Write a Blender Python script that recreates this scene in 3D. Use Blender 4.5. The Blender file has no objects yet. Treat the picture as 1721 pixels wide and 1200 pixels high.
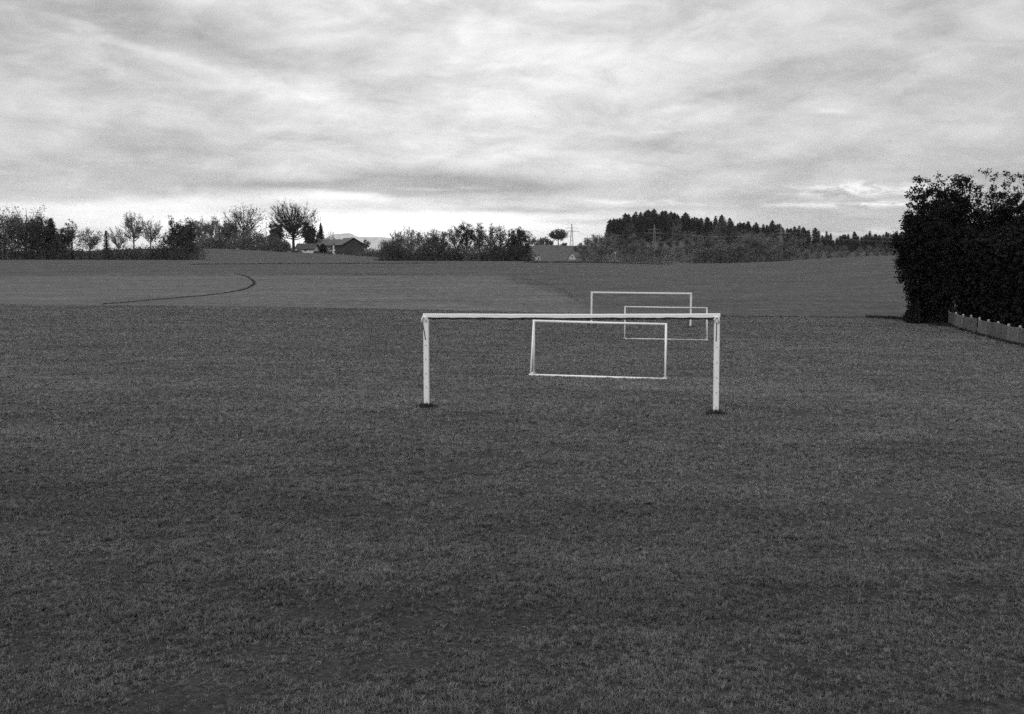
import bpy, math, random
import numpy as np
from mathutils import Vector, Matrix

# ---------------------------------------------------------------- camera, sky, sun, exposure
SC = bpy.context.scene
COL = SC.collection
FPX = 1641.0            # focal length in pixels of a 1721 px wide picture (35 mm lens)
CX, CY = 860.5, 600.0
YH = 430.0              # eye level in that picture
EYE = 3.91              # camera height; z = 0 is the turf at the near goal
TH = math.atan((CY - YH) / FPX)

cam_data = bpy.data.cameras.new('camera')
cam_data.sensor_fit = 'HORIZONTAL'
cam_data.sensor_width = 36.7
cam_data.lens = 36.7 * FPX / 1721.0
cam_data.clip_start = 0.1
cam_data.clip_end = 60000
cam = bpy.data.objects.new('camera', cam_data)
COL.objects.link(cam)
cam.location = (0, 0, EYE)
cam.rotation_euler = (math.pi / 2 - TH, 0, 0)
SC.camera = cam

SUN_EL, SUN_AZ = math.radians(42), math.radians(200)      # behind the camera, a little to the left
SKY_STRENGTH = 0.1
EXPOSURE = 0.0
VS = SC.view_settings
VS.view_transform = 'Standard'; VS.look = 'None'; VS.gamma = 1.0; VS.exposure = EXPOSURE
VS.use_curve_mapping = False
SC.render.engine = 'CYCLES'
SC.cycles.max_bounces = 4
SC.cycles.diffuse_bounces = 2
SC.cycles.glossy_bounces = 1
SC.cycles.sample_clamp_direct = 2.5
SC.cycles.sample_clamp_indirect = 1.5
SC.cycles.volume_bounces = 0
SC.cycles.use_denoising = False
SC.cycles.use_adaptive_sampling = True
SC.cycles.adaptive_threshold = 0.03
SC.cycles.adaptive_min_samples = 24


class X:
    """tiny expression builder for shader math nodes"""
    nt = None
    def __init__(s, v): s.v = v
    @staticmethod
    def op(o, *a, clamp=False):
        n = X.nt.nodes.new('ShaderNodeMath'); n.operation = o; n.use_clamp = clamp
        for i, x in enumerate(a):
            if isinstance(x, X): x = x.v
            if isinstance(x, (int, float)): n.inputs[i].default_value = x
            else: X.nt.links.new(x, n.inputs[i])
        return X(n.outputs[0])
    def __add__(a, b): return X.op('ADD', a, b)
    __radd__ = __add__
    def __sub__(a, b): return X.op('SUBTRACT', a, b)
    def __rsub__(a, b): return X.op('SUBTRACT', b, a)
    def __mul__(a, b): return X.op('MULTIPLY', a, b)
    __rmul__ = __mul__
    def __truediv__(a, b): return X.op('DIVIDE', a, b)
    def __rtruediv__(a, b): return X.op('DIVIDE', b, a)


def xexp(a): return X.op('EXPONENT', a)
def xclamp(a): return X.op('ADD', a, 0.0, clamp=True)
def xsmooth(a, lo, hi):
    n = X.nt.nodes.new('ShaderNodeMapRange'); n.interpolation_type = 'SMOOTHSTEP'
    X.nt.links.new(a.v, n.inputs[0])
    n.inputs[1].default_value = lo; n.inputs[2].default_value = hi
    return X(n.outputs[0])
def xcomb(a, b, c):
    n = X.nt.nodes.new('ShaderNodeCombineXYZ')
    for i, x in enumerate((a, b, c)):
        x = x.v if isinstance(x, X) else x
        if isinstance(x, (int, float)): n.inputs[i].default_value = x
        else: X.nt.links.new(x, n.inputs[i])
    return n.outputs[0]
def xnoise(vec, scale, detail=4, rough=0.5, dist=0.0):
    n = X.nt.nodes.new('ShaderNodeTexNoise')
    X.nt.links.new(vec, n.inputs['Vector'])
    n.inputs['Scale'].default_value = scale; n.inputs['Detail'].default_value = detail
    n.inputs['Roughness'].default_value = rough; n.inputs['Distortion'].default_value = dist
    return X(n.outputs[0])
def xsep(vec):
    n = X.nt.nodes.new('ShaderNodeSeparateXYZ'); X.nt.links.new(vec, n.inputs[0])
    return X(n.outputs[0]), X(n.outputs[1]), X(n.outputs[2])


def pix_dir(px, py):
    f = Vector((0, math.cos(TH), -math.sin(TH))); u = Vector((0, math.sin(TH), math.cos(TH)))
    return f * FPX + Vector((1, 0, 0)) * (px - CX) + u * (CY - py)
def pix_ang(px, py):
    d = pix_dir(px, py).normalized()
    return math.atan2(d.x, d.y), math.asin(d.z)
def at(px, py, Y):
    d = pix_dir(px, py)
    t = Y / d.y
    return Vector((d.x * t, Y, EYE + d.z * t))


def build_world():
    w = bpy.data.worlds.new('World'); SC.world = w; w.use_nodes = True
    nt = w.node_tree; nt.nodes.clear(); X.nt = nt
    out = nt.nodes.new('ShaderNodeOutputWorld'); bg = nt.nodes.new('ShaderNodeBackground')
    nt.links.new(bg.outputs[0], out.inputs[0])
    sky = nt.nodes.new('ShaderNodeTexSky'); sky.sky_type = 'NISHITA'; sky.sun_disc = False
    sky.sun_elevation = SUN_EL; sky.sun_rotation = SUN_AZ
    bw = nt.nodes.new('ShaderNodeRGBToBW'); nt.links.new(sky.outputs[0], bw.inputs[0])
    tc = nt.nodes.new('ShaderNodeTexCoord')
    dx, dy, dz = xsep(tc.outputs['Generated'])
    az = X.op('ARCTAN2', dx, dy); el = X.op('ARCSINE', dz)
    elp = X.op('MAXIMUM', dz, 0.0)
    # the cloud deck is a plane overhead: streaks shorten towards the horizon
    inv = 1.0 / (elp + 0.12)
    pu, pv = dx * inv, dy * inv
    plane = xcomb(pu * 0.5 + pv * 0.12, pv * 0.75 - pu * 0.22, 0.0)
    n_big = xnoise(plane, 1.2, 5, 0.5, 0.35)
    n_mid = xnoise(xcomb(pu * 1.1 + pv * 0.5, pv * 1.5 - pu * 1.0, 3.3), 1.5, 6, 0.55, 0.7)
    n_fin = xnoise(xcomb(pu * 1.6 + pv * .6, pv * 2.4 - pu * 1.4, 7.7), 2.2, 7, 0.6, 0.8)
    brk = xsmooth(xnoise(xcomb(az * 22.0, el * 95.0, 4.4), 1.0, 6, 0.65, 0.4), 0.40, 0.62)
    shear = xcomb(az * 5.2 + el * 3.0, el * 15.0 - az * 2.4, 3.3)
    n_a = xsmooth(xnoise(shear, 1.0, 9, 0.62, 0.6), 0.32, 0.68) - 0.5
    n_b = xsmooth(xnoise(xcomb(az * 13.0 - el * 6.0, el * 34.0 + az * 3.0, 8.8), 1.0, 8, 0.64, 0.5), 0.32, 0.70) - 0.5
    # warped angles for the shapes of single clouds
    wv = xcomb(az * 14.0, el * 60.0, 1.7)
    w1 = xnoise(wv, 1.0, 5, 0.6) - 0.5
    w2 = xnoise(xcomb(az * 9.0, el * 40.0, 9.1), 1.0, 5, 0.6) - 0.5
    azw = az + w1 * 0.10; elw = el + w2 * 0.016
    def blob(px, py, rx, ry, tilt=0.0):
        a, e = pix_ang(px, py)
        u = (azw - a) / (rx / FPX)
        v = (elw - e + (azw - a) * tilt) / (ry / FPX)
        return xexp((u * u + v * v) * -1.0)
    # overcast deck: brightest where the low sun stands behind it, zenith brighter than the sides
    a0, e0 = pix_ang(720, 300)
    u = (az - a0) / 0.36
    glow = xexp(u * u * -1.0)
    deck = 0.55 + glow * 0.33 + xsmooth(el, 0.30, 1.2) * 0.60
    tex = 1.0 + (n_big - 0.5) * 0.50 + (n_mid - 0.5) * 0.36 + (n_fin - 0.5) * 0.26 + n_a * 0.33 + n_b * 0.22
    val = deck * tex
    # clear gap along the horizon
    e_hi = pix_ang(860, 338)[1]; e_lo = pix_ang(860, 380)[1]
    gap = 1.0 - xsmooth(elw, e_lo, e_hi)
    uu = (az - pix_ang(560, 380)[0]) / 0.30
    gap = gap * xexp(uu * uu * -1.0)
    val = val + gap * 1.15
    val = val + blob(300, 342, 300, 11, -0.05) * 0.40
    val = val + blob(560, 332, 120, 10) * 0.25
    # the long grey cloud above the gap and its bright slits
    dark = blob(540, 315, 170, 10, 0.04) + blob(690, 305, 150, 20) + blob(850, 312, 190, 15, 0.0)
    val = val * (1.0 - xclamp(dark) * 0.47)
    val = val - blob(880, 352, 190, 5) * 0.35 - blob(980, 373, 90, 4) * 0.3
    val = val + brk * (blob(735, 318, 60, 2.6) * 0.26 + blob(1090, 222, 70, 3, -0.03) * 0.18 + blob(1390, 187, 40, 3) * 0.16)
    val = val + brk * (blob(1470, 319, 110, 12, 0.03) * 0.7 + blob(1430, 345, 130, 5, 0.02) * 0.8)
    val = val + brk * (blob(1320, 391, 170, 4) * 0.9 + blob(1100, 338, 130, 6) * 0.4)
    # broad swirls of the upper deck
    val = val * (1.0 - blob(300, 56, 260, 34, 0.18) * 0.28 - blob(560, 100, 170, 26, -0.05) * 0.20
                 - blob(730, 112, 60, 24, -0.3) * 0.12 - blob(250, 250, 200, 14, 0.03) * 0.08)
    val = val + blob(200, 70, 160, 9, 0.25) * 0.16 + blob(480, 160, 160, 22, 0.2) * 0.14 + blob(840, 60, 150, 45) * 0.06 \
        + blob(1000, 215, 220, 18, -0.08) * 0.14 + blob(940, 130, 140, 40, -0.2) * 0.10
    val = X.op('MINIMUM', X.op('MAXIMUM', val, 0.30), 2.4)
    # thin Nishita light through the deck
    cover = 0.93
    fin = val * (cover / SKY_STRENGTH) + X(bw.outputs[0]) * (1 - cover)
    nt.links.new(fin.v, bg.inputs[0])
    bg.inputs[1].default_value = SKY_STRENGTH
    w.cycles.sampling_method = 'MANUAL'; w.cycles.sample_map_resolution = 512


build_world()
sd = bpy.data.lights.new('sun', 'SUN'); sd.energy = 1.3; sd.angle = math.radians(40)
sun = bpy.data.objects.new('sun', sd); COL.objects.link(sun)
# the lamp shines along its local -Z
sv = Vector((math.sin(SUN_AZ) * math.cos(SUN_EL), math.cos(SUN_AZ) * math.cos(SUN_EL), math.sin(SUN_EL)))
sun.rotation_euler = (-sv).to_track_quat('-Z', 'Y').to_euler()
sun.location = sv * 50

# ---------------------------------------------------------------- helpers
def mesh_np(name, verts, faces, mats, fmat=None, smooth=False):
    """verts (n,3); faces (m,k) array of one polygon size, or list of such arrays"""
    me = bpy.data.meshes.new(name)
    if not isinstance(faces, (list, tuple)): faces = [faces]
    faces = [np.asarray(f, dtype=np.int32) for f in faces if len(f)]
    nl = sum(f.size for f in faces); npoly = sum(len(f) for f in faces)
    me.vertices.add(len(verts)); me.vertices.foreach_set('co', np.asarray(verts, np.float32).ravel())
    me.loops.add(nl); me.polygons.add(npoly)
    me.loops.foreach_set('vertex_index', np.concatenate([f.ravel() for f in faces]))
    tot = np.concatenate([np.full(len(f), f.shape[1], np.int32) for f in faces])
    st = np.concatenate([[0], np.cumsum(tot)[:-1]]).astype(np.int32)
    me.polygons.foreach_set('loop_start', st); me.polygons.foreach_set('loop_total', tot)
    if fmat is not None: me.polygons.foreach_set('material_index', np.asarray(fmat, np.int32))
    if smooth: me.polygons.foreach_set('use_smooth', np.ones(npoly, bool))
    for m in (mats if isinstance(mats, (list, tuple)) else [mats]): me.materials.append(m)
    me.update(calc_edges=True)
    me.validate()
    return me


def link(name, me, parent=None, loc=None, rz=None):
    o = bpy.data.objects.new(name, me); COL.objects.link(o)
    if parent is not None: o.parent = parent
    if loc is not None: o.location = loc
    if rz is not None: o.rotation_euler = (0, 0, rz)
    return o


def tag(o, label=None, cat=None, group=None, kind=None):
    if label: o['label'] = label
    if cat: o['category'] = cat
    if group: o['group'] = group
    if kind: o['kind'] = kind
    return o


class MB:
    """collects boxes, prisms and tubes into one mesh"""
    def __init__(s): s.v = []; s.f = []
    def add(s, vs, fs):
        n = len(s.v); s.v += [tuple(v) for v in vs]; s.f += [tuple(i + n for i in f) for f in fs]
    def box(s, c, d, rot=None):
        c = Vector(c); vs = []
        for z in (-1, 1):
            for y in (-1, 1):
                for x in (-1, 1):
                    p = Vector((x * d[0] / 2, y * d[1] / 2, z * d[2] / 2))
                    if rot is not None: p = rot @ p
                    vs.append(c + p)
        s.add(vs, [(0, 2, 3, 1), (4, 5, 7, 6), (0, 1, 5, 4), (2, 6, 7, 3), (0, 4, 6, 2), (1, 3, 7, 5)])
    def bar(s, a, b, w, h, up=Vector((0, 0, 1)), bev=0.0):
        a = Vector(a); b = Vector(b); d = (b - a).normalized()
        if abs(d.dot(up)) > 0.98: up = Vector((0, 1, 0))
        r = d.cross(up).normalized(); u = r.cross(d).normalized()
        if bev > 0:
            w2, h2, c = w / 2, h / 2, bev
            ring = [(-w2 + c, -h2), (w2 - c, -h2), (w2, -h2 + c), (w2, h2 - c), (w2 - c, h2), (-w2 + c, h2), (-w2, h2 - c), (-w2, -h2 + c)]
        else:
            ring = [(-w / 2, -h / 2), (w / 2, -h / 2), (w / 2, h / 2), (-w / 2, h / 2)]
        k = len(ring)
        vs = [a + r * x + u * y for x, y in ring] + [b + r * x + u * y for x, y in ring]
        fs = [(i, (i + 1) % k, k + (i + 1) % k, k + i) for i in range(k)]
        fs += [tuple(range(k - 1, -1, -1)), tuple(range(k, 2 * k))]
        s.add(vs, fs)
    def tube(s, pts, rad, k=8):
        pts = [Vector(p) for p in pts]
        if not isinstance(rad, (list, tuple)): rad = [rad] * len(pts)
        vs = []
        for i, p in enumerate(pts):
            d = (pts[min(i + 1, len(pts) - 1)] - pts[max(i - 1, 0)]).normalized()
            up = Vector((0, 0, 1)) if abs(d.z) < 0.9 else Vector((1, 0, 0))
            r = d.cross(up).normalized(); u = r.cross(d)
            vs += [p + (r * math.cos(2 * math.pi * j / k) + u * math.sin(2 * math.pi * j / k)) * rad[i] for j in range(k)]
        fs = []
        for i in range(len(pts) - 1):
            for j in range(k):
                fs.append((i * k + j, i * k + (j + 1) % k, (i + 1) * k + (j + 1) % k, (i + 1) * k + j))
        fs += [tuple(range(k - 1, -1, -1)), tuple((len(pts) - 1) * k + j for j in range(k))]
        s.add(vs, fs)
    def build(s, name, mat, parent=None, smooth=False, loc=None, rz=None):
        me = bpy.data.meshes.new(name); me.from_pydata([tuple(v) for v in s.v], [], s.f); me.materials.append(mat)
        if smooth:
            for p in me.polygons: p.use_smooth = len(p.vertices) == 4
        me.update()
        return link(name, me, parent, loc, rz)


def empty(name, loc, rz=0.0):
    o = bpy.data.objects.new(name, None); o.empty_display_size = 0.3
    COL.objects.link(o); o.location = loc; o.rotation_euler = (0, 0, rz)
    return o


# ---------------------------------------------------------------- materials (black-and-white film: greys)
def mat(name, g, rough=0.8, var=0.25, scale=3.0, spec=0.2, bump=0.0, fine=0.0, objrand=0.0, detail=4, coord='Object', trans=0.0, boards=False):
    m = bpy.data.materials.new(name); m.use_nodes = True
    nt = m.node_tree; X.nt = nt
    b = nt.nodes['Principled BSDF']
    b.inputs['Roughness'].default_value = rough
    b.inputs['Specular IOR Level'].default_value = spec
    if coord == 'World':
        vec = nt.nodes.new('ShaderNodeNewGeometry').outputs['Position']
    else:
        vec = nt.nodes.new('ShaderNodeTexCoord').outputs['Object']
    if boards:
        bx_, by_, bz_ = xsep(vec); vec = xcomb(bx_ * 3.0, 0.0, bz_ * 0.25)
    v = xnoise(vec, scale, detail, 0.6)
    val = (1.0 + (v - 0.5) * (2.6 * var)) * g
    if fine:
        val = val * (1.0 + (xnoise(vec, scale * 9, 3, 0.7) - 0.5) * (2.6 * fine))
    if objrand:
        oi = nt.nodes.new('ShaderNodeObjectInfo')
        val = val * (1.0 + (X(oi.outputs['Random']) - 0.5) * (2 * objrand))
    val = X.op('MAXIMUM', val, 0.003)
    nt.links.new(val.v, b.inputs['Base Color'])
    if bump:
        bn = nt.nodes.new('ShaderNodeBump'); bn.inputs['Strength'].default_value = bump
        nt.links.new(v.v, bn.inputs['Height']); nt.links.new(bn.outputs[0], b.inputs['Normal'])
    if trans:
        t = nt.nodes.new('ShaderNodeBsdfTranslucent'); mx = nt.nodes.new('ShaderNodeMixShader')
        nt.links.new(val.v, t.inputs[0]); mx.inputs[0].default_value = trans
        nt.links.new(b.outputs[0], mx.inputs[1]); nt.links.new(t.outputs[0], mx.inputs[2])
        nt.links.new(mx.outputs[0], nt.nodes['Material Output'].inputs[0])
    return m


M = {}
M['white_paint'] = mat('white_paint', 0.80, 0.55, 0.07, 6, 0.3, 0.05, fine=0.05)
M['worn_paint'] = mat('worn_paint', 0.70, 0.6, 0.12, 5, 0.3, 0.05, fine=0.08)
M['old_paint'] = mat('old_paint', 0.62, 0.6, 0.15, 4, 0.3, 0.0, fine=0.08)
M['rubber'] = mat('rubber', 0.022, 0.8, 0.4, 12)
M['steel_dark'] = mat('steel_dark', 0.09, 0.6, 0.3, 20)
M['galvanised'] = mat('galvanised', 0.30, 0.5, 0.1, 2)
M['pylon_steel'] = mat('pylon_steel', 0.19, 0.6, 0.1, 2)
M['wire'] = mat('wire', 0.34, 0.5, 0.05, 1)
M['weathered_wood'] = mat('weathered_wood', 0.135, 0.9, 0.75, 1.2, 0.1, fine=0.4, boards=True)
M['post_wood'] = mat('post_wood', 0.38, 0.9, 0.3, 5.0, 0.1, fine=0.2)
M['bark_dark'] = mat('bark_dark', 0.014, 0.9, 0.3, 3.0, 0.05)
M['bark'] = mat('bark', 0.045, 0.9, 0.3, 3.0, 0.1)
M['bark_pale'] = mat('bark_pale', 0.16, 0.9, 0.3, 3.0, 0.1)
M['leaf'] = mat('leaf', 0.12, 0.7, 0.5, 0.8, 0.1, objrand=0.2, trans=0.25)
M['leaf_dark'] = mat('leaf_dark', 0.055, 0.7, 0.4, 0.8, 0.1, objrand=0.2, trans=0.2)
M['leaf_pale'] = mat('leaf_pale', 0.18, 0.7, 0.4, 0.8, 0.1, objrand=0.2, trans=0.25)
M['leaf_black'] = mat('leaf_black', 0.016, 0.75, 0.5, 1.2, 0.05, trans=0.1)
M['needle'] = mat('needle', 0.020, 0.8, 0.4, 0.5, 0.05, objrand=0.35)
M['forest_leaf'] = mat('forest_leaf', 0.12, 0.8, 0.4, 0.5, 0.05, objrand=0.4, trans=0.2)
M['track_grass'] = mat('track_grass', 0.05, 0.9, 0.4, 2.0, 0.05, coord='World', trans=0.2)
M['dry_grass'] = mat('dry_grass', 0.050, 0.9, 0.4, 2.0, 0.05, coord='World', trans=0.2)
M['dark_grass'] = mat('dark_grass', 0.030, 0.9, 0.4, 2.0, 0.05, coord='World', trans=0.2)
M['plaster'] = mat('plaster', 0.72, 0.9, 0.06, 1.0)
M['plaster_dull'] = mat('plaster_dull', 0.42, 0.9, 0.1, 1.0)
M['plaster_grey'] = mat('plaster_grey', 0.20, 0.9, 0.2, 1.0)
M['timber'] = mat('timber', 0.055, 0.9, 0.3, 2.0)
M['roof_tile'] = mat('roof_tile', 0.10, 0.8, 0.25, 1.5, fine=0.2)
M['roof_dark'] = mat('roof_dark', 0.055, 0.8, 0.25, 1.5, fine=0.2)
M['pane'] = mat('pane', 0.03, 0.1, 0.1, 1.0, 0.5)
M['rock'] = mat('rock', 0.55, 0.95, 0.3, 0.002)

# ---------------------------------------------------------------- terrain
_ty = np.array([-3000, -400, -20, 0, 3, 6, 8, 25, 36.4, 50, 61, 74, 90, 110, 150, 200, 260, 300, 345, 450, 600, 800, 1200, 3000, 9000, 40000.])
_tz = np.array([3.0, 2.6, 2.3, 2.2, 1.6, .57, .40, -.05, -.58, -.90, -1.14, -1.28, -1.32, -1.05, -.22, 1.14, 2.50, 2.46, 2.0, .6, .4, 2, 4, 9, 16, 20.])
_h = np.diff(_ty); _s = np.diff(_tz) / _h
_m = np.zeros_like(_ty); _m[0] = _s[0]; _m[-1] = _s[-1]
for _i in range(1, len(_ty) - 1):
    if _s[_i - 1] * _s[_i] > 0:
        w1_, w2_ = 2 * _h[_i] + _h[_i - 1], _h[_i] + 2 * _h[_i - 1]
        _m[_i] = (w1_ + w2_) / (w1_ / _s[_i - 1] + w2_ / _s[_i])


def sst(a, lo, hi):
    t = np.clip((a - lo) / (hi - lo), 0, 1); return t * t * (3 - 2 * t)


def ground_z(x, y):
    x = np.asarray(x, float); y = np.asarray(y, float)
    yc = np.clip(y, _ty[0], _ty[-1] - 1e-6)
    k = np.clip(np.searchsorted(_ty, yc, side='right') - 1, 0, len(_ty) - 2)
    t = (yc - _ty[k]) / _h[k]
    z = (_tz[k] * (1 + 2 * t) * (1 - t) ** 2 + _h[k] * _m[k] * t * (1 - t) ** 2
         + _tz[k + 1] * t * t * (3 - 2 * t) + _h[k] * _m[k + 1] * t * t * (t - 1))
    z = z - 0.32 * np.tanh(x / 20.0) * (1 - sst(y, 85, 140))
    # gentle unevenness of the turf
    n = 0.018 * np.sin(x * .71 + .33 * y + 1.0) * np.sin(y * .53 - .21 * x) + 0.03 * np.sin(x * .23 + 2) * np.sin(y * .19 + .11 * x)
    z = z + n * np.clip(1 - np.abs(y - 40) / 400, 0, 1)
    def hill(cx, cy, sx, sy, a):
        return a * np.exp(-((x - cx) / sx) ** 2 / 2 - ((y - cy) / sy) ** 2 / 2)
    z = z + hill(-140, 430, 55, 52, 5.8)
    z = z + hill(-92, 500, 30, 26, 1.7)
    z = z + 2.15 * sst(x, 42, 96) * np.exp(-((y - 225) / np.where(y < 225, 70, 42)) ** 2 / 2) * (1 - sst(x, 150, 400))
    z = z - 1.1 * np.exp(-((x - 56) / 24) ** 2 / 2) * np.exp(-((y - 265) / 60) ** 2 / 2)
    z = z - 2.5 * sst(x, 40, 100) * sst(y, 280, 380) * (1 - sst(y, 500, 700))
    z = z + hill(135, 830, 70, 120, 12.5) + hill(330, 930, 150, 150, 6)
    z = z + hill(22, 900, 26, 80, 7.0) + hill(-330, 700, 160, 160, 6)
    z = z + hill(-200, 1500, 300, 200, 3)
    return z


def gz(x, y): return float(ground_z(x, y))


def axis(segs):
    a = []
    for lo, hi, st in segs:
        n = max(1, int(round((hi - lo) / st)))
        a += list(np.linspace(lo, hi, n, endpoint=False))
    a.append(segs[-1][1])
    return np.array(a)


def geo(lo, hi, n): return list(np.geomspace(lo, hi, n))


gx = axis([(-600, -150, 10), (-150, -60, 3), (-60, 60, 1.5), (60, 150, 3), (150, 600, 10)])
gx = np.array([-v for v in reversed(geo(700, 16000, 14))] + list(gx) + geo(700, 16000, 14))
gy = axis([(-200, -20, 12), (-20, 130, 1.25), (130, 320, 2.5), (320, 1200, 10)])
gy = np.array([-1800, -900, -450] + list(gy) + geo(1300, 20000, 16))
GX, GY = np.meshgrid(gx, gy)
GZ = ground_z(GX, GY)
nx, ny = len(gx), len(gy)
idx = np.arange(nx * ny).reshape(ny, nx)
quads = np.stack([idx[:-1, :-1].ravel(), idx[:-1, 1:].ravel(), idx[1:, 1:].ravel(), idx[1:, :-1].ravel()], 1)


def ground_tone(nt, vec, pitch, meadow):
    """mown pitch, lighter meadow, darker pasture; borders run as on the land"""
    x, y, z = xsep(vec)
    nb = xnoise(vec, 0.35, 3, 0.6) - 0.5
    # border of the mown pitch
    ln = y + x * 0.135 + nb * 7.0 - 91.5
    is_mead = xsmooth(ln, -1.6, 1.6)
    # light hay meadow up to a curved border
    edge_x = 7.5 - xsmooth(y, 105, 172) * 9.0
    right = 1.0 - xsmooth(x + nb * 1.5 - edge_x, -1.6, 1.6)
    nbig = xnoise(vec, 0.02, 3, 0.5) - 0.5
    far = 1.0 - xsmooth(y + nb * 6.0 + nbig * 40.0, 166, 184)
    light = right * far
    tone_m = meadow * (0.74 + light * 0.30)
    # hazel streaks along the contour
    vv = xcomb(x * 0.02, y * 0.11, 0.0)
    tone_m = tone_m * (1.0 + (xnoise(vv, 1.0, 4, 0.55) - 0.5) * 0.5 + (xnoise(xcomb(x * 1.3, y * 0.16, 8.0), 1.0, 3, 0.7) - 0.5) * 0.7 + (xnoise(xcomb(x * 0.05 + y * 0.03, y * 0.16 - x * 0.10, 5.0), 1.0, 5, 0.6) - 0.5) * 0.5)
    tone = pitch + (tone_m - pitch) * is_mead
    tone = tone * (0.64 + xsmooth(y + nb * 8.0, 6.0, 30.0) * 0.36)      # lens falloff painted into the grass colour, darker towards the camera
    st = xnoise(xcomb(x * 0.09, y * 0.28, 2.0), 1.0, 5, 0.6) - 0.5
    return tone * X.op('MAXIMUM', 1.0 + st * 0.95 + (xnoise(xcomb(x * 0.55, y * 0.9, 6.0), 1.0, 4, 0.6) - 0.5) * 0.6, 0.3), x, y


def ground_material():
    m = bpy.data.materials.new('turf_ground'); m.use_nodes = True
    nt = m.node_tree; X.nt = nt; b = nt.nodes['Principled BSDF']
    vec = nt.nodes.new('ShaderNodeNewGeometry').outputs['Position']
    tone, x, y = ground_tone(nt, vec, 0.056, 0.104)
    f1 = xnoise(vec, 14.0, 4, 0.7) - 0.5
    f2 = xnoise(vec, 3.2, 4, 0.7) - 0.5
    f3 = xnoise(xcomb(x * 0.9, y * 0.45, 0.0), 1.0, 4, 0.75) - 0.5
    f0 = xnoise(vec, 45.0, 3, 0.8) - 0.5
    val = tone * X.op('MAXIMUM', 1.0 + f0 * 2.2 + f1 * 2.4 + f2 * 1.3 + f3 * 0.9, 0.15)
    nt.links.new(val.v, b.inputs['Base Color'])
    b.inputs['Roughness'].default_value = 0.95; b.inputs['Specular IOR Level'].default_value = 0.05
    bn = nt.nodes.new('ShaderNodeBump'); bn.inputs['Strength'].default_value = 0.5; bn.inputs['Distance'].default_value = 0.06
    nt.links.new((f1 + f2 * 1.5).v, bn.inputs['Height']); nt.links.new(bn.outputs[0], b.inputs['Normal'])
    return m


def blade_material():
    m = bpy.data.materials.new('grass_blade'); m.use_nodes = True
    nt = m.node_tree; X.nt = nt; b = nt.nodes['Principled BSDF']
    vec = nt.nodes.new('ShaderNodeNewGeometry').outputs['Position']
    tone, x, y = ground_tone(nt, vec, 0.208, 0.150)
    oi = nt.nodes.new('ShaderNodeObjectInfo')
    r = X(oi.outputs['Random'])
    val = tone * (0.42 + r * 0.98 + X.op('POWER', r, 14.0) * 0.4)
    nt.links.new(val.v, b.inputs['Base Color'])
    b.inputs['Roughness'].default_value = 0.6; b.inputs['Specular IOR Level'].default_value = 0.2
    t = nt.nodes.new('ShaderNodeBsdfTranslucent'); mx = nt.nodes.new('ShaderNodeMixShader')
    nt.links.new(val.v, t.inputs[0]); mx.inputs[0].default_value = 0.3
    nt.links.new(b.outputs[0], mx.inputs[1]); nt.links.new(t.outputs[0], mx.inputs[2])
    nt.links.new(mx.outputs[0], nt.nodes['Material Output'].inputs[0])
    return m


M['turf'] = ground_material(); M['blade'] = blade_material()
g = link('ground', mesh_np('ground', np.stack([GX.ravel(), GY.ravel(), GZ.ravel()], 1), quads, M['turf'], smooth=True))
tag(g, 'mown grass pitch running out into rolling meadows', 'ground', kind='structure')

# far mountain
def build_mountain():
    D = 17500.0
    prof = [(470, 425), (500, 416), (520, 409), (540, 403), (555, 397), (566, 393.5), (576, 392), (586, 391.5), (593, 393.5), (600, 396.5), (606, 398.5), (616, 398),
            (630, 398.5), (645, 399), (665, 400.5), (700, 402), (740, 406), (790, 411), (850, 418), (890, 425)]
    rng = random.Random(4)
    xs = np.linspace(470, 890, 140)
    ys = np.interp(xs, [p[0] for p in prof], [p[1] for p in prof])
    verts = []; rows = 9
    for r in range(rows):
        t = r / (rows - 1)                # 0 front foot, 0.5 crest, 1 back foot
        yy = D + (t - 0.5) * 3800
        k = 1 - abs(t - 0.5) * 2
        for i, (px, py) in enumerate(zip(xs, ys)):
            p = at(px, py, D)
            top = p.z
            j = 1 + 0.10 * math.sin(i * .7 + r * 1.9) + rng.uniform(-.05, .05) if 0 < k < 1 else 1 + rng.uniform(-.006, .006)
            verts.append((p.x, yy + 200 * math.sin(i * .45 + r), 8 + (top - 8) * (k ** 1.2) * j))
    n = len(xs)
    fs = [(r * n + i, r * n + i + 1, (r + 1) * n + i + 1, (r + 1) * n + i) for r in range(rows - 1) for i in range(n - 1)]
    o = link('mountain', mesh_np('mountain', np.array(verts), np.array(fs), M['rock'], smooth=True))
    tag(o, 'pale far mountain ridge behind the farm', 'mountain', kind='structure')


build_mountain()

# ---------------------------------------------------------------- vegetation kit
def leaf_quads(c, size, rng, flat=0.0):
    """one irregular quad per centre"""
    n = len(c)
    a = rng.normal(size=(n, 3)); a /= np.linalg.norm(a, axis=1)[:, None]
    b = rng.normal(size=(n, 3)); b -= (a * b).sum(1)[:, None] * a; b /= np.linalg.norm(b, axis=1)[:, None]
    s = size * rng.uniform(.55, 1.35, (n, 1)); q = rng.uniform(.45, .9, (n, 1))
    v = np.stack([c - a * s, c - b * s * q + a * s * rng.uniform(-.3, .3, (n, 1)), c + a * s, c + b * s * q + a * s * rng.uniform(-.3, .3, (n, 1))], 1) if False else \
        np.stack([c - a * s * .5, c - b * s * q * .5 + a * s * .12, c + a * s * .5, c + b * s * q * .5 + a * s * .05], 1)
    f = np.arange(4 * n).reshape(n, 4)
    return v.reshape(-1, 3), f


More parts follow.
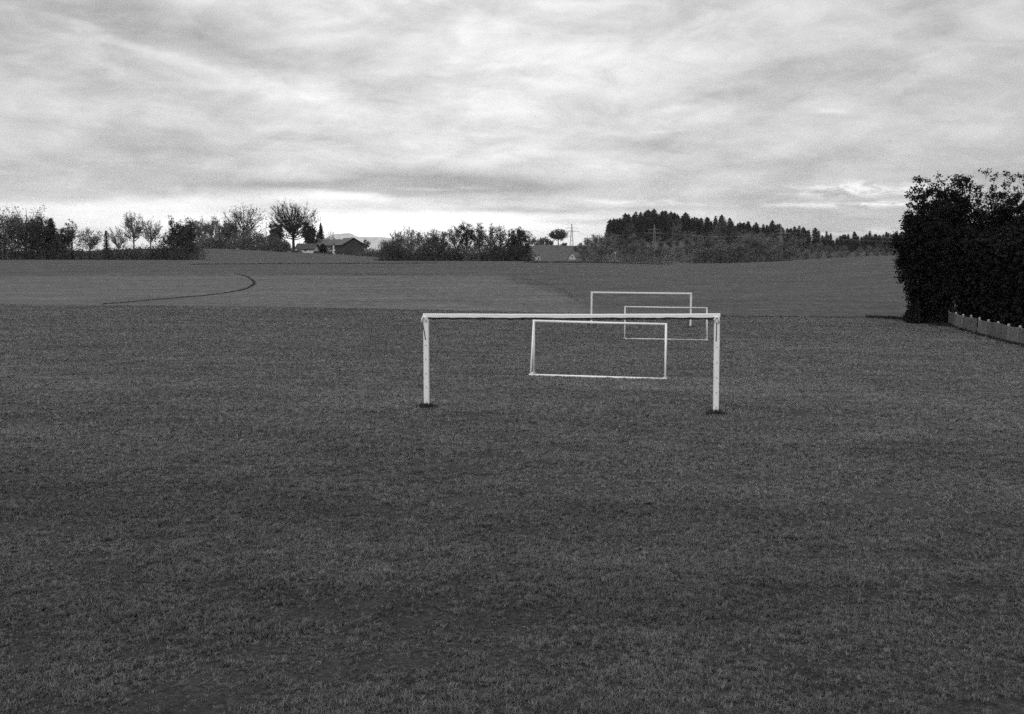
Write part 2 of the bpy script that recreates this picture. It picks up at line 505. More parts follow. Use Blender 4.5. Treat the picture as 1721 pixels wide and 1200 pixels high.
def tubes(p0, p1, r0, r1, k=4):
    p0 = np.asarray(p0, float); p1 = np.asarray(p1, float); r0 = np.asarray(r0, float); r1 = np.asarray(r1, float)
    d = p1 - p0; L = np.linalg.norm(d, axis=1)[:, None]; d = d / np.maximum(L, 1e-6)
    up = np.where(np.abs(d[:, 2:3]) < .9, np.array([[0, 0, 1.]]), np.array([[1., 0, 0]]))
    r = np.cross(d, up); r /= np.linalg.norm(r, axis=1)[:, None]; u = np.cross(r, d)
    n = len(p0); vs = []
    for p, rad in ((p0, r0), (p1, r1)):
        for j in range(k):
            an = 2 * math.pi * j / k
            vs.append(p + (r * math.cos(an) + u * math.sin(an)) * rad[:, None])
    v = np.stack(vs, 1)                       # n,2k,3
    base = (np.arange(n) * 2 * k)[:, None]
    f = np.concatenate([base + np.array([[j, (j + 1) % k, k + (j + 1) % k, k + j]]) for j in range(k)], 0)
    return v.reshape(-1, 3), f


def join(parts):
    vs, fs, o = [], [], 0
    for v, f in parts:
        if len(v) == 0: continue
        vs.append(v); fs.append(np.asarray(f) + o); o += len(v)
    return np.concatenate(vs), np.concatenate(fs)


def tree_meshes(seed, H, W, cb, limbs=26, subs=5, twigs=3, leaves=6, leaf=0.3, tr=0.25, spread=0.05,
                up=0.5, twr=0.022, lobes=0.25, stems=1, top=0.9, inner=0.5):
    """wood mesh and leaf mesh of a broadleaf tree of height H and crown width W; cb = height of crown base"""
    rng = np.random.default_rng(seed)
    P0, P1, R0, R1 = [], [], [], []
    def seg(a, b, ra, rb): P0.append(a); P1.append(b); R0.append(ra); R1.append(rb)
    trunks = []
    for s in range(stems):
        off = np.array([0, 0, 0.]) if stems == 1 else np.array([rng.uniform(-.12, .12) * W, rng.uniform(-.12, .12) * W, 0])
        lean = rng.normal(0, .025 if stems == 1 else .07, 2)
        n = 8; pts = []
        for i in range(n):
            t = i / (n - 1)
            h = t * top * H - 0.15 * (i == 0)
            pts.append(off + np.array([lean[0] * h + rng.normal(0, .012 * W) * t, lean[1] * h + rng.normal(0, .012 * W) * t, h]))
        rad = [tr / math.sqrt(stems) * (1.25 if i == 0 else (1 - .9 * i / (n - 1))) + .012 for i in range(n)]
        for i in range(n - 1): seg(pts[i], pts[i + 1], rad[i], rad[i + 1])
        trunks.append((pts, rad))
    ph = rng.uniform(0, 6.28, 6); C = np.array([0, 0, (cb + H) / 2.]); cz = (H - cb) / 2.
    tips = []
    for i in range(limbs):
        zz = rng.uniform(-.95, 1) ; zz = zz if rng.random() < .8 else abs(zz)
        az = i * 2.39996 + rng.normal(0, .4)
        rr = math.sqrt(max(0, 1 - zz * zz))
        env = 1 + lobes * (math.sin(3 * az + ph[0] + 2 * zz) * .6 + math.sin(5 * az + ph[1] - 3 * zz) * .4) + rng.normal(0, lobes * .25)
        k = rng.uniform(inner, 1.0) ** .6 * env * .92
        tgt = C + np.array([math.cos(az) * rr * W / 2 * k, math.sin(az) * rr * W / 2 * k, zz * cz * min(k, 1.02)])
        pts, rad = trunks[i % len(trunks)]
        th = np.clip(cb * .75 + (tgt[2] - cb) * .5 * (1 - .2 * rng.random()), .12 * H, top * H * .96)
        ft = th / (top * H) * (len(pts) - 1); j = int(min(ft, len(pts) - 2)); a = pts[j] + (pts[j + 1] - pts[j]) * (ft - j)
        ra = max(.02, (rad[j] + (rad[j + 1] - rad[j]) * (ft - j)) * rng.uniform(.35, .6))
        d = tgt - a; L = np.linalg.norm(d)
        ctrl = a + d * .5 + np.array([0, 0, -L * .18 * (1 - up)]) + np.array([0, 0, -.12 * L]) + rng.normal(0, .05 * L, 3)
        prev = a; n = 5; lp = [a]
        for q in range(1, n + 1):
            t = q / n
            p = a * (1 - t) ** 2 + ctrl * 2 * t * (1 - t) + tgt * t * t + rng.normal(0, .015 * L, 3)
            seg(prev, p, ra * (1 - (q - 1) / n * .85), ra * (1 - q / n * .85)); prev = p; lp.append(p)
        dirn = d / max(L, 1e-6)
        for s in range(subs):
            t = rng.uniform(.35, 1.0) * n; j = int(min(t, n - 1)); b = lp[j] + (lp[j + 1] - lp[j]) * (t - j)
            dv = dirn * .5 + rng.normal(0, .55, 3) + np.array([0, 0, up * .8]); dv /= np.linalg.norm(dv)
            e = b + dv * W * rng.uniform(.08, .17)
            mid = (b + e) / 2 + rng.normal(0, .01 * W, 3)
            seg(b, mid, max(twr * 1.6, ra * .35), twr * 1.3); seg(mid, e, twr * 1.3, twr)
            tips.append(e)
            for w in range(twigs):
                bb = mid + (e - mid) * rng.random()
                dv2 = dv * .6 + rng.normal(0, .5, 3) + np.array([0, 0, up * .6]); dv2 /= np.linalg.norm(dv2)
                ee = bb + dv2 * W * rng.uniform(.04, .10)
                seg(bb, ee, twr, twr * .5); tips.append(ee)
    big = [i for i in range(len(P0)) if R0[i] > .07]; small = [i for i in range(len(P0)) if R0[i] <= .07]
    tipa = np.array(tips)
    fz = (H - .4 * spread * W) / np.percentile(tipa[:, 2], 99.8); fx = (W / 2) / np.percentile(np.hypot(tipa[:, 0], tipa[:, 1]), 96)
    sc3 = np.array([fx, fx, fz]); pa = [np.array(P0) * sc3, np.array(P1) * sc3, np.array(R0), np.array(R1)]; tips = tipa * sc3
    wood = join([tubes(*[q[big] for q in pa], k=7) if big else (np.zeros((0, 3)), []),
                 tubes(*[q[small] for q in pa], k=3) if small else (np.zeros((0, 3)), [])])
    lv = None
    if leaves > 0:
        m = max(1, int(len(tips) * leaves))
        pick = rng.integers(0, len(tips), m)
        lv = leaf_quads(tips[pick] + rng.normal(0, spread * W, (m, 3)) * np.array([1, 1, .8]), leaf, rng)
        keep_z = lv[0][:, 2].reshape(-1, 4).min(1) > 0.05
        lv = (lv[0].reshape(-1, 4, 3)[keep_z].reshape(-1, 3), np.arange(4 * keep_z.sum()).reshape(-1, 4))
    return wood, lv


def bush_mesh(seed, H, W, n=1500, leaf=0.3, D=None, lumps=9):
    """dome of leaves in lumps, leaves down to the ground"""
    rng = np.random.default_rng(seed); D = D or W
    ph = rng.uniform(0, 6.28, 8)
    a = rng.uniform(0, 6.283, n); q = np.sqrt(rng.uniform(0, 1, n)) * np.clip(rng.normal(1, .13, n), .5, 1.4)
    env = 1 + .16 * np.sin(2 * a + ph[0]) + .12 * np.sin(5 * a + ph[1])
    x, y = np.cos(a) * q * W / 2 * env, np.sin(a) * q * D / 2 * env
    k = 6.28 / W
    top = np.clip(1 - q ** 3.2 * .7, .12, 1) * (.84 + .13 * np.sin(1.7 * k * x + ph[2]) * np.cos(1.3 * k * y + ph[3]) + .10 * np.sin(3.7 * k * x + ph[4] + 1.5 * np.sin(2 * k * y + ph[5])))
    z = H * top * rng.uniform(0, 1, n) ** .8 * rng.uniform(.92, 1.06, n)
    c = np.stack([x, y, z], 1)
    # ragged shoots on top
    k = n // 10
    sh = c[rng.integers(0, len(c), k)] + np.stack([rng.normal(0, .02 * W, k), rng.normal(0, .02 * W, k), rng.uniform(0, .14 * H, k)], 1)
    v, f = leaf_quads(np.concatenate([c, sh]), leaf, rng)
    v[:, 2] = np.maximum(v[:, 2], -0.05)
    # stems inside
    P0 = np.zeros((7, 3)); P1 = np.stack([rng.normal(0, .14 * W, 7), rng.normal(0, .14 * D, 7), rng.uniform(.5, .85, 7) * H], 1)
    P0[:, :2] = P1[:, :2] * .25
    return (v, f), tubes(P0, P1, np.full(7, .05), np.full(7, .015), 4)


def spruce_mesh(seed, H, W, whorls=18, per=8, tufts=3, leaf=0.6, power=0.85, low=0.06):
    rng = np.random.default_rng(seed)
    vs, n0, fs = [], 0, []
    cs = []
    for i in range(whorls):
        t = low + (1 - low) * (i / whorls) ** 0.92
        z = H * t
        R = W / 2 * (1 - t) ** power * rng.uniform(.78, 1.12) + .10
        if t < .2: R *= .72 + 1.4 * t
        a0 = rng.uniform(0, 6.28)
        for j in range(per):
            a = a0 + 6.283 * j / per + rng.normal(0, .18); r = R * rng.uniform(.7, 1.15)
            d = np.array([math.cos(a), math.sin(a), 0]); s = np.array([-d[1], d[0], 0])
            zz = z + rng.normal(0, .012 * H)
            dr = -.30 * r - .05 * H / whorls
            w = r * rng.uniform(.24, .4)
            p = [np.array([0, 0, zz + .02 * H]), d * r * .55 + s * w + [0, 0, zz + dr * .5], d * r + [0, 0, zz + dr * .85 + .05 * r], d * r * .55 - s * w + [0, 0, zz + dr * .5]]
            vs += p; fs.append([n0, n0 + 1, n0 + 2, n0 + 3]); n0 += 4
            for q in range(tufts):
                u = rng.uniform(.35, 1.0)
                cs.append(d * r * u + s * rng.normal(0, w * .5) + [0, 0, zz + dr * u * .8 + rng.normal(-.1, .02 * H)])
    vs += [np.array([.05, 0, H * .93]), np.array([-.05, .05, H * .93]), np.array([0, 0, H * 1.02]), np.array([0.02, -.06, H * .93])]
    fs.append([n0, n0 + 1, n0 + 2, n0 + 3])
    leafm = join([(np.array(vs), np.array(fs)), leaf_quads(np.array(cs), leaf, rng)])
    trunk = tubes([[0, 0, -.2]], [[0, 0, H * .97]], [W * .045 + .06], [.02], 6)
    return leafm, trunk


def place(x, y, sink=0.05): return Vector((x, y, gz(x, y) - sink))


def plant(name, label, cat, px, Y, wood, lv, mw, ml, group=None, rz=0.0, loc=None):
    """thing at picture column px and distance Y > trunk, crown"""
    loc = loc or place(*at(px, YH, Y).xy)
    if lv is None:
        o = link(name, mesh_np(name, wood[0], wood[1], mw), loc=loc, rz=rz)
        return tag(o, label, cat, group)
    e = empty(name, loc, rz)
    link('trunk', mesh_np('trunk', wood[0], wood[1], mw, smooth=True), e)
    link('crown', mesh_np('crown', lv[0], lv[1], ml), e)
    return tag(e, label, cat, group)


def hpix(px, ytop, Y):
    """height above ground needed to reach picture row ytop at column px and distance Y"""
    p = at(px, ytop, Y); return p.z - gz(p.x, p.y) + 0.05


def btree(name, label, px, ytop, Y, wpx, cbf=.25, group=None, mw='bark', ml='leaf', seed=None, cat='tree', **kw):
    H = hpix(px, ytop, Y) * 1.05; W = wpx * Y / FPX
    d = dict(leaf=Y / 1000.0 * 1.35, twr=.02 + Y / 16000., tr=max(.12, H * .022))
    d.update(kw)
    if Y > 200: d['leaves'] = d.get('leaves', 6) * 1.55; d['leaf'] *= .84
    wood, lv = tree_meshes(seed if seed is not None else int(px * 7 + Y), H, W, H * cbf, **d)
    return plant(name, label, cat, px, Y, wood, lv, M[mw], M[ml], group, rz=0.0)


def bush(name, label, px, ytop, Y, wpx, group=None, ml='leaf', n=1300, seed=None, leaf=None, cat='bush', dpx=None):
    H = max(1.0, hpix(px, ytop, Y)) * 1.16; W = wpx * Y / FPX
    lv, wd = bush_mesh(seed if seed is not None else int(px * 13 + Y), H, W * 1.1, n, leaf or Y / 1000. * 1.3)
    return plant(name, label, cat, px, Y, wd, lv, M['bark'], M[ml], group)


def spruce(name, label, px, ytop, Y, wpx, group=None, ml='needle', power=.85, **kw):
    H = hpix(px, ytop, Y); W = wpx * Y / FPX
    lv, wd = spruce_mesh(int(px * 5 + Y), H, W, leaf=Y / 1000. * .9, power=power, **kw)
    return plant(name, label, 'tree', px, Y, wd, lv, M['bark'], M[ml], group)


ORD = ['first', 'second', 'third', 'fourth', 'fifth', 'sixth', 'seventh', 'eighth', 'ninth', 'tenth', 'eleventh', 'twelfth', 'thirteenth', 'fourteenth', 'fifteenth', 'sixteenth']
# ---------------------------------------------------------------- left hedgerow (about 300 m away)
HL = 'trees of the left hedgerow'
btree('broadleaf_tree', 'dark dense broadleaf tree at the left edge of the picture', 8, 356, 300, 70, .12, HL, ml='leaf', leaves=7, limbs=34, spread=.06)
btree('broadleaf_tree', 'tallest dark broadleaf tree of the left hedgerow, near its left end', 44, 350, 303, 62, .15, HL, ml='leaf', leaves=7, limbs=34, spread=.06)
btree('broadleaf_tree', 'rounded lower tree between the tallest hedgerow tree and the pointed one', 66, 366, 297, 44, .10, HL, ml='leaf_dark', leaves=7, limbs=30, spread=.06)
spruce('pointed_tree', 'pointed dark evergreen tree in the left hedgerow', 88, 365, 300, 50, HL, ml='leaf_dark', power=.6, whorls=24, per=12, tufts=6)
btree('broadleaf_tree', 'small dark tree right of the pointed evergreen in the hedgerow', 107, 386, 298, 36, .1, HL, ml='leaf_dark', leaves=6, limbs=26)
btree('thin_tree', 'thin upright tree with sparse top left of the gap in the hedgerow', 121, 371, 302, 24, .45, HL, leaves=1.6, limbs=20, subs=4)
btree('broadleaf_tree', 'small round tree with visible dark trunk in the hedgerow gap', 151, 386, 300, 40, .35, HL, leaves=2.4, limbs=26)
spruce('small_spruce', 'small narrow dark spruce right of the round tree', 180, 386, 300, 22, HL, power=.6, whorls=18, per=9, tufts=5)
btree('bare_tree', 'short bare tree left of the two tall bare ones', 200, 384, 303, 36, .3, HL, mw='bark_pale', ml='leaf_pale', leaves=.5, limbs=24, subs=6, twigs=4, up=.8)
btree('bare_tree', 'taller of the two bare trees, with a leafy tip', 226, 358, 301, 40, .42, HL, mw='bark_pale', ml='leaf', leaves=.7, limbs=36, subs=6, twigs=4, up=.9)
btree('bare_tree', 'bare pale fan-shaped tree right of the taller bare one', 254, 366, 301, 42, .42, HL, mw='bark_pale', leaves=0, limbs=36, subs=7, twigs=4, up=.9, ml='leaf')
btree('broadleaf_tree', 'dark knotty tree with clumped crown near the right end of the hedgerow', 292, 366, 299, 34, .2, HL, ml='leaf_dark', leaves=5, limbs=22, lobes=.4)
btree('broadleaf_tree', 'dense dark tree at the right end of the hedgerow', 314, 370, 298, 38, .08, HL, ml='leaf_dark', leaves=8, limbs=34, spread=.06)
GB = 'low bushes at the foot of the left hedgerow'
for i, px in enumerate([-14, 12, 38, 64, 90, 116, 140, 165, 188, 206, 224, 244, 264, 284, 304]):
    top = [400, 404, 402, 408, 404, 410, 414, 417, 416, 413, 411, 411, 412, 408, 404][i]
    bush('bush', ORD[i] + ' low dark bush from the left at the foot of the left hedgerow', px, top, 293 + (i * 37 % 7) * .8, 40, GB, ml='leaf_dark', n=900)
bush('bush', 'paler rounded bush closing the right end of the left hedgerow', 330, 388, 299, 34, None, ml='leaf', n=1500)

GT = 'tall shrubs of the left hedgerow'
for i, (px, top, w) in enumerate([(2, 376, 44), (30, 370, 46), (58, 378, 44), (84, 388, 42), (106, 396, 36), (276, 396, 36), (299, 388, 38), (318, 386, 34)]):
    bush('tall_shrub', ORD[i] + ' tall leafy shrub from the left between the left hedgerow trees', px, top, 303, w, GT, ml=('leaf', 'leaf', 'leaf_dark')[i % 3], n=1500, cat='shrub')

# ---------------------------------------------------------------- grove and farm on the rise
GG = 'pale bare trees of the grove on the rise'
for i, (px, top, w) in enumerate([(326, 369, 30), (341, 367, 32), (357, 366, 32), (372, 368, 30), (386, 371, 28)]):
    btree('bare_tree', ORD[i] + ' slender bare tree from the left in the pale grove behind the hedgerow', px, top, 455 + 6 * (i % 3), w, .35, GG, mw='bark_pale', ml='leaf_pale', leaves=1.0, limbs=26, subs=6, twigs=4, up=.9)
btree('broadleaf_tree', 'spreading half-bare tree above the bushes left of the farm', 410, 346, 440, 70, .24, None, leaves=1.9, limbs=44, subs=7, twigs=3, up=.7, tr=.5, twr=.048, leaf=.5)
GR = 'bushes on the rise left of the farm'
for i, (px, top, w) in enumerate([(345, 394, 36), (365, 396, 36), (385, 392, 38), (404, 393, 38), (424, 386, 42), (440, 390, 38), (458, 396, 36), (474, 400, 32)]):
    bush('bush', ORD[i] + ' rounded bush from the left in the row on the rise beside the farm', px, top, 425 + (i % 3) * 5, w, GR, ml=('leaf', 'leaf', 'leaf_dark')[i % 3], n=2600)
btree('dark_evergreen', 'dark evergreen left of the big half-bare farm tree', 464, 372, 482, 22, .03, None, ml='leaf_dark', leaves=9, limbs=44, spread=.05, lobes=.12, inner=.2)
btree('farm_tree', 'tall wide half-bare tree with thick dark trunk beside the farm', 494, 338, 440, 86, .28, None, leaves=.5, limbs=64, subs=8, twigs=4, up=.85, tr=.75, lobes=.2, twr=.05, leaf=.45)
btree('dark_evergreen', 'broad rounded dark evergreen right of the big half-bare farm tree', 521, 378, 506, 26, .03, None, ml='leaf_dark', leaves=9, limbs=50, spread=.05, lobes=.12, inner=.2)
spruce('narrow_spruce', 'narrow pointed spruce behind the farmhouse roof', 540, 374, 560, 36, None, power=.9, whorls=24, per=13, tufts=7)
bush('bush', 'pale bush showing over the farmhouse roof', 556, 391, 570, 28, None, ml='leaf_pale', n=900)
spruce('garden_conifer', 'small dark conifer standing in front of the farmhouse', 543, 409, 478, 22, None, power=.5, whorls=18, per=10, tufts=5)
GF = 'low shrubs in the farm garden'
for px, top, w in [(476, 412, 26), (500, 429, 14), (533, 427, 12), (553, 429, 10)]:
    bush('shrub', 'low shrub in the garden before the farm', px, top, 470, w, GF, ml='leaf', n=500)


def house(name, label, px, Y, w, l, wall_h, roof_h, rz, wall_m, roof_m, over=.7, gable_m=None, wins=(), gwins=(), chimney=None, band=None, zoff=0.0, door=None):
    """gable wall faces local -y, ridge along local y"""
    p = at(px, YH, Y); e = empty(name, Vector((p.x, p.y, gz(p.x, p.y) - .15 + zoff)), rz)
    hw, hl = w / 2, l / 2
    b = MB()
    b.add([(-hw, -hl, -.5), (hw, -hl, -.5), (hw, -hl, wall_h), (0, -hl, wall_h + roof_h), (-hw, -hl, wall_h),
           (-hw, hl, -.5), (hw, hl, -.5), (hw, hl, wall_h), (0, hl, wall_h + roof_h), (-hw, hl, wall_h)],
          [(0, 1, 2, 3, 4), (9, 8, 7, 6, 5), (1, 6, 7, 2), (5, 0, 4, 9), (2, 7, 8, 3), (4, 3, 8, 9)])
    b.build('wall', M[wall_m], e)
    r = MB(); sl = roof_h / hw; t = .22
    for s in (-1, 1):
        x1, z1 = s * (hw + over), wall_h - sl * over
        pts = [(0, wall_h + roof_h + .04), (x1, z1 + .04), (x1, z1 + t + .04), (0, wall_h + roof_h + t + .06)]
        vs = [(x, -hl - over, z) for x, z in pts] + [(x, hl + over, z) for x, z in pts]
        r.add(vs, [(0, 1, 2, 3), (7, 6, 5, 4), (0, 4, 5, 1), (1, 5, 6, 2), (2, 6, 7, 3), (3, 7, 4, 0)])
    ro = r.build('roof', M[roof_m], e)
    if chimney:
        c = MB(); c.box((chimney[0], chimney[1], wall_h + roof_h + .4 - abs(chimney[0]) * sl), (.7, .7, 1.6)); c.build('chimney', M['plaster_grey'], ro)
    if band:   # timber cladding of the upper floor on the gable and the long sides
        z0, z1 = band
        c = MB(); c.box((0, -hl - .05, (z0 + z1) / 2), (w + .02, .08, z1 - z0))
        for s in (-1, 1): c.box((s * (hw + .05), 0, (z0 + z1) / 2), (.08, l + .02, z1 - z0))
        c.build('timber_cladding', M['timber'], e)
    for x, z, ww, hh in gwins:
        f = MB(); f.box((x, -hl - .08, z), (ww + .3, .12, hh + .3)); fo = f.build('window', M['plaster'], e)
        f = MB(); f.box((x, -hl - .13, z), (ww, .08, hh)); f.build('pane', M['pane'], fo)
    for s, y, z, ww, hh in wins:
        f = MB(); f.box((s * (hw + .08), y, z), (.12, ww + .3, hh + .3)); fo = f.build('window', M['plaster'], e)
        f = MB(); f.box((s * (hw + .13), y, z), (.08, ww, hh)); f.build('pane', M['pane'], fo)
    if door:
        f = MB(); f.box((door[0], -hl - .06, door[2] / 2), (door[1], .1, door[2])); f.build('door', M['timber'], e)
    return tag(e, label, 'building')


house('barn', 'dark timber barn with its gable end turned to the field', 587, 488, 11.0, 13, 5.2, 3.1, math.radians(28), 'timber', 'roof_tile', .8, door=(0, 3.4, 3.4))
hs = house('farmhouse', 'farmhouse with tiled roof and white end wall left of the barn', 553, 508, 9.0, 12.5, 5.3, 2.6, math.radians(72), 'plaster_grey', 'roof_tile', .8, band=(2.9, 5.2),
      wins=[(-1, -4, 1.6, 1.1, 1.2), (-1, -1, 1.6, 1.1, 1.2), (-1, 2, 1.6, 1.1, 1.2), (1, -3, 3.9, 1, 1.1), (1, 0, 3.9, 1, 1.1), (-1, -2.5, 4.0, 1.0, 1.1), (-1, 1, 4.0, 1.0, 1.1)], gwins=[(-2, 3.9, 1, 1.2), (2, 3.9, 1, 1.2)], chimney=(1.2, 1.0))
house('annex', 'narrow white-walled annex at the right corner of the farmhouse', 563, 492, 2.0, 4.0, 4.6, .6, math.radians(10), 'plaster', 'roof_dark', .2, gwins=[(0, 3.3, .8, .8), (0, 1.3, .8, .9)])
house('shed', 'low shed with dark roof and white wall left of the farmhouse', 517, 488, 5.5, 9.0, 2.6, 2.0, math.radians(80), 'plaster', 'roof_dark', .9, wins=[(-1, 0, 1.5, .9, .8)])
def pole(px, Y, h, r, label, name='pole', m='galvanised'):
    p = place(*at(px, YH, Y).xy); b = MB(); b.tube([(0, 0, -.3), (0, 0, h)], [r, r * .7], 8); b.tube([(0, 0, h - .02), (0, 0, h + .12)], [r * 1.4, r * .6], 8)
    tag(b.build(name, M[m], None, loc=p), label, 'pole')
pole(504, 455, 5.6, .09, 'thin pale pole beside the trunk of the big farm tree')
GP = 'short posts along the garden edge'
for px in (543.5, 563, 577):
    p = place(*at(px, YH, 452).xy); b = MB(); b.box((0, 0, .5), (.14, .14, 1.2)); b.box((0, 0, 1.12), (.2, .2, .06))
    tag(b.build('garden_post', M['post_wood'], None, loc=p), 'short wooden post at the grass edge before the farm', 'post', GP)
GH = 'bushes right of the barn'
for px, top, w in [(612, 423, 22), (626, 420, 26), (640, 424, 22), (604, 427, 14)]:
    bush('bush', 'low bush between the barn and the middle clump', px, top, 470, w, GH, ml='leaf', n=700)
btree('lone_tree', 'tiny flat-topped tree standing alone between barn and clump', 615, 404, 900, 18, .5, None, leaves=1.6, limbs=18, subs=4, twigs=2)
GW = 'far line of woods behind the farm'
for i, px in enumerate(range(596, 660, 9)):
    bush('far_bush', 'low far bush on the horizon behind the farm', px, 417 + (i * 5 % 3), 1150 + 10 * (i % 4), 20, GW, ml='forest_leaf', n=350)

# ---------------------------------------------------------------- middle clump (about 280 m away)
HM = 'trees of the middle clump'
btree('broadleaf_tree', 'low dark tree at the left end of the middle clump', 660, 396, 279, 42, .1, HM, ml='leaf', leaves=6, limbs=28)
btree('thin_tree', 'thin sparse twig top behind the left end of the middle clump', 668, 390, 286, 26, .3, HM, leaves=.8, limbs=18, ml='leaf', up=.9)
btree('bare_tree', 'bare fan-shaped tree near the left end of the middle clump', 691, 382, 283, 42, .3, HM, mw='bark_pale', ml='leaf_pale', leaves=.4, limbs=36, subs=6, twigs=4, up=.9)
btree('bare_tree', 'pale arching bare tree right of the fan-shaped bare one', 714, 390, 285, 36, .3, HM, mw='bark_pale', ml='leaf_pale', leaves=.9, limbs=28, subs=6, twigs=3)
btree('broadleaf_tree', 'round leafy tree left of centre in the middle clump', 736, 387, 280, 40, .15, HM, ml='leaf', leaves=4, limbs=32)
btree('bare_tree', 'pale thin-leaved tree in the centre of the middle clump', 764, 387, 283, 36, .25, HM, mw='bark_pale', ml='leaf_pale', leaves=1.6, limbs=28, subs=5)
btree('broadleaf_tree', 'tallest dark leafy tree of the middle clump', 784, 376, 281, 38, .35, HM, ml='leaf_dark', leaves=2.6, limbs=34, lobes=.35)
btree('broadleaf_tree', 'leafy tree with slanting top right of the tallest clump tree', 806, 378, 282, 30, .2, HM, ml='leaf', leaves=3, limbs=28)
btree('bare_tree', 'bare pale twiggy tree right of the slanting one', 824, 378, 285, 26, .3, HM, mw='bark_pale', leaves=.8, limbs=24, subs=6, twigs=4, ml='leaf_pale', up=.9)
btree('broadleaf_tree', 'broad half-leafed tree right of centre in the middle clump', 840, 382, 280, 40, .2, HM, ml='leaf', leaves=2.4, limbs=34)
btree('broadleaf_tree', 'tall dark rounded tree at the right end of the middle clump', 876, 385, 278, 34, .12, HM, ml='leaf_dark', leaves=4.5, limbs=34)
btree('broadleaf_tree', 'smaller dark tree left of the right-end clump tree', 861, 390, 280, 24, .15, HM, ml='leaf_dark', leaves=4, limbs=24)
GM = 'dense bushes at the foot of the middle clump'
for i, px in enumerate([652, 672, 693, 714, 735, 756, 776, 797, 818, 838, 858, 878]):
    bush('bush', ORD[i] + ' dense bush from the left at the foot of the middle clump', px, [408, 411, 410, 407, 406, 411, 412, 414, 412, 408, 408, 409][i], 273 + (i * 29 % 7) * .7, 36, GM, ml=('leaf_dark', 'leaf')[i % 5 == 2], n=1200)

GT2 = 'tall shrubs of the middle clump'
for i, (px, top, w) in enumerate([(656, 409, 34), (684, 413, 34), (712, 413, 34), (742, 407, 36), (768, 413, 32), (796, 413, 36), (820, 413, 30), (844, 408, 36), (868, 408, 34), (884, 412, 24)]):
    bush('tall_shrub', ORD[i] + ' tall leafy shrub from the left between the middle clump trees', px, top, 283, w, GT2, ml=('leaf', 'leaf_pale', 'leaf')[i % 3], n=1200, cat='shrub')

# ---------------------------------------------------------------- oak hill, valley houses
btree('oak_tree', 'lone round-crowned oak on the bare hill crest', 938, 386.5, 885, 29, .42, None, ml='leaf_dark', leaves=3.2, limbs=30, tr=.5, lobes=.3)
GO = 'hazy trees left of the lone oak'
for px, top, w in [(898, 401, 20), (908, 401, 20), (916, 399, 20), (924, 403, 16), (948, 409, 12)]:
    btree('hazy_tree', 'hazy rounded tree behind the hill crest by the lone oak', px, top, 960, w, .2, GO, ml='forest_leaf', leaves=2.5, limbs=18, subs=3, twigs=2)
house('cottage', 'small cottage with grey roof and white gable below the oak hill', 967, 600, 5.0, 7, 2.0, 2.3, math.radians(-35), 'plaster_dull', 'roof_tile', .5, gwins=[(0, 2, 1, 1)])
house('hut', 'tiny white hut right of the middle clump', 904, 560, 2.0, 3, 1.6, .6, 0.3, 'plaster_dull', 'roof_dark', .2, zoff=1.0, door=(0, .7, 1.3))

# road sign seen as a pale Y at the field edge
def roadsign():
    p = place(*at(1034, YH, 420).xy); e = empty('road_sign', p)
    b = MB(); b.tube([(0, 0, -.3), (0, 0, 4.4)], .09, 8); b.build('pole', M['galvanised'], e)
    b = MB(); b.add([(-.7, -.12, 4.8), (.7, -.12, 4.8), (0, -.12, 3.7), (-.7, -.05, 4.8), (.7, -.05, 4.8), (0, -.05, 3.7)],
                    [(0, 2, 1), (3, 4, 5), (0, 1, 4, 3), (1, 2, 5, 4), (2, 0, 3, 5)])
    b.build('sign_plate', M['galvanised'], e)
    tag(e, 'pale triangular road sign on a post below the forest', 'sign')
roadsign()

# ---------------------------------------------------------------- forest hill
SKY = [(985, 392), (1020, 377), (1035, 369), (1050, 363), (1070, 360), (1100, 357), (1140, 360), (1165, 364), (1190, 370), (1212, 368), (1235, 374), (1270, 377),
       (1300, 379), (1340, 384), (1360, 388), (1385, 392), (1400, 397), (1430, 395), (1470, 394), (1510, 393), (1600, 393), (1760, 395)]
def skyl(px): return float(np.interp(px, [s[0] for s in SKY], [s[1] for s in SKY]))


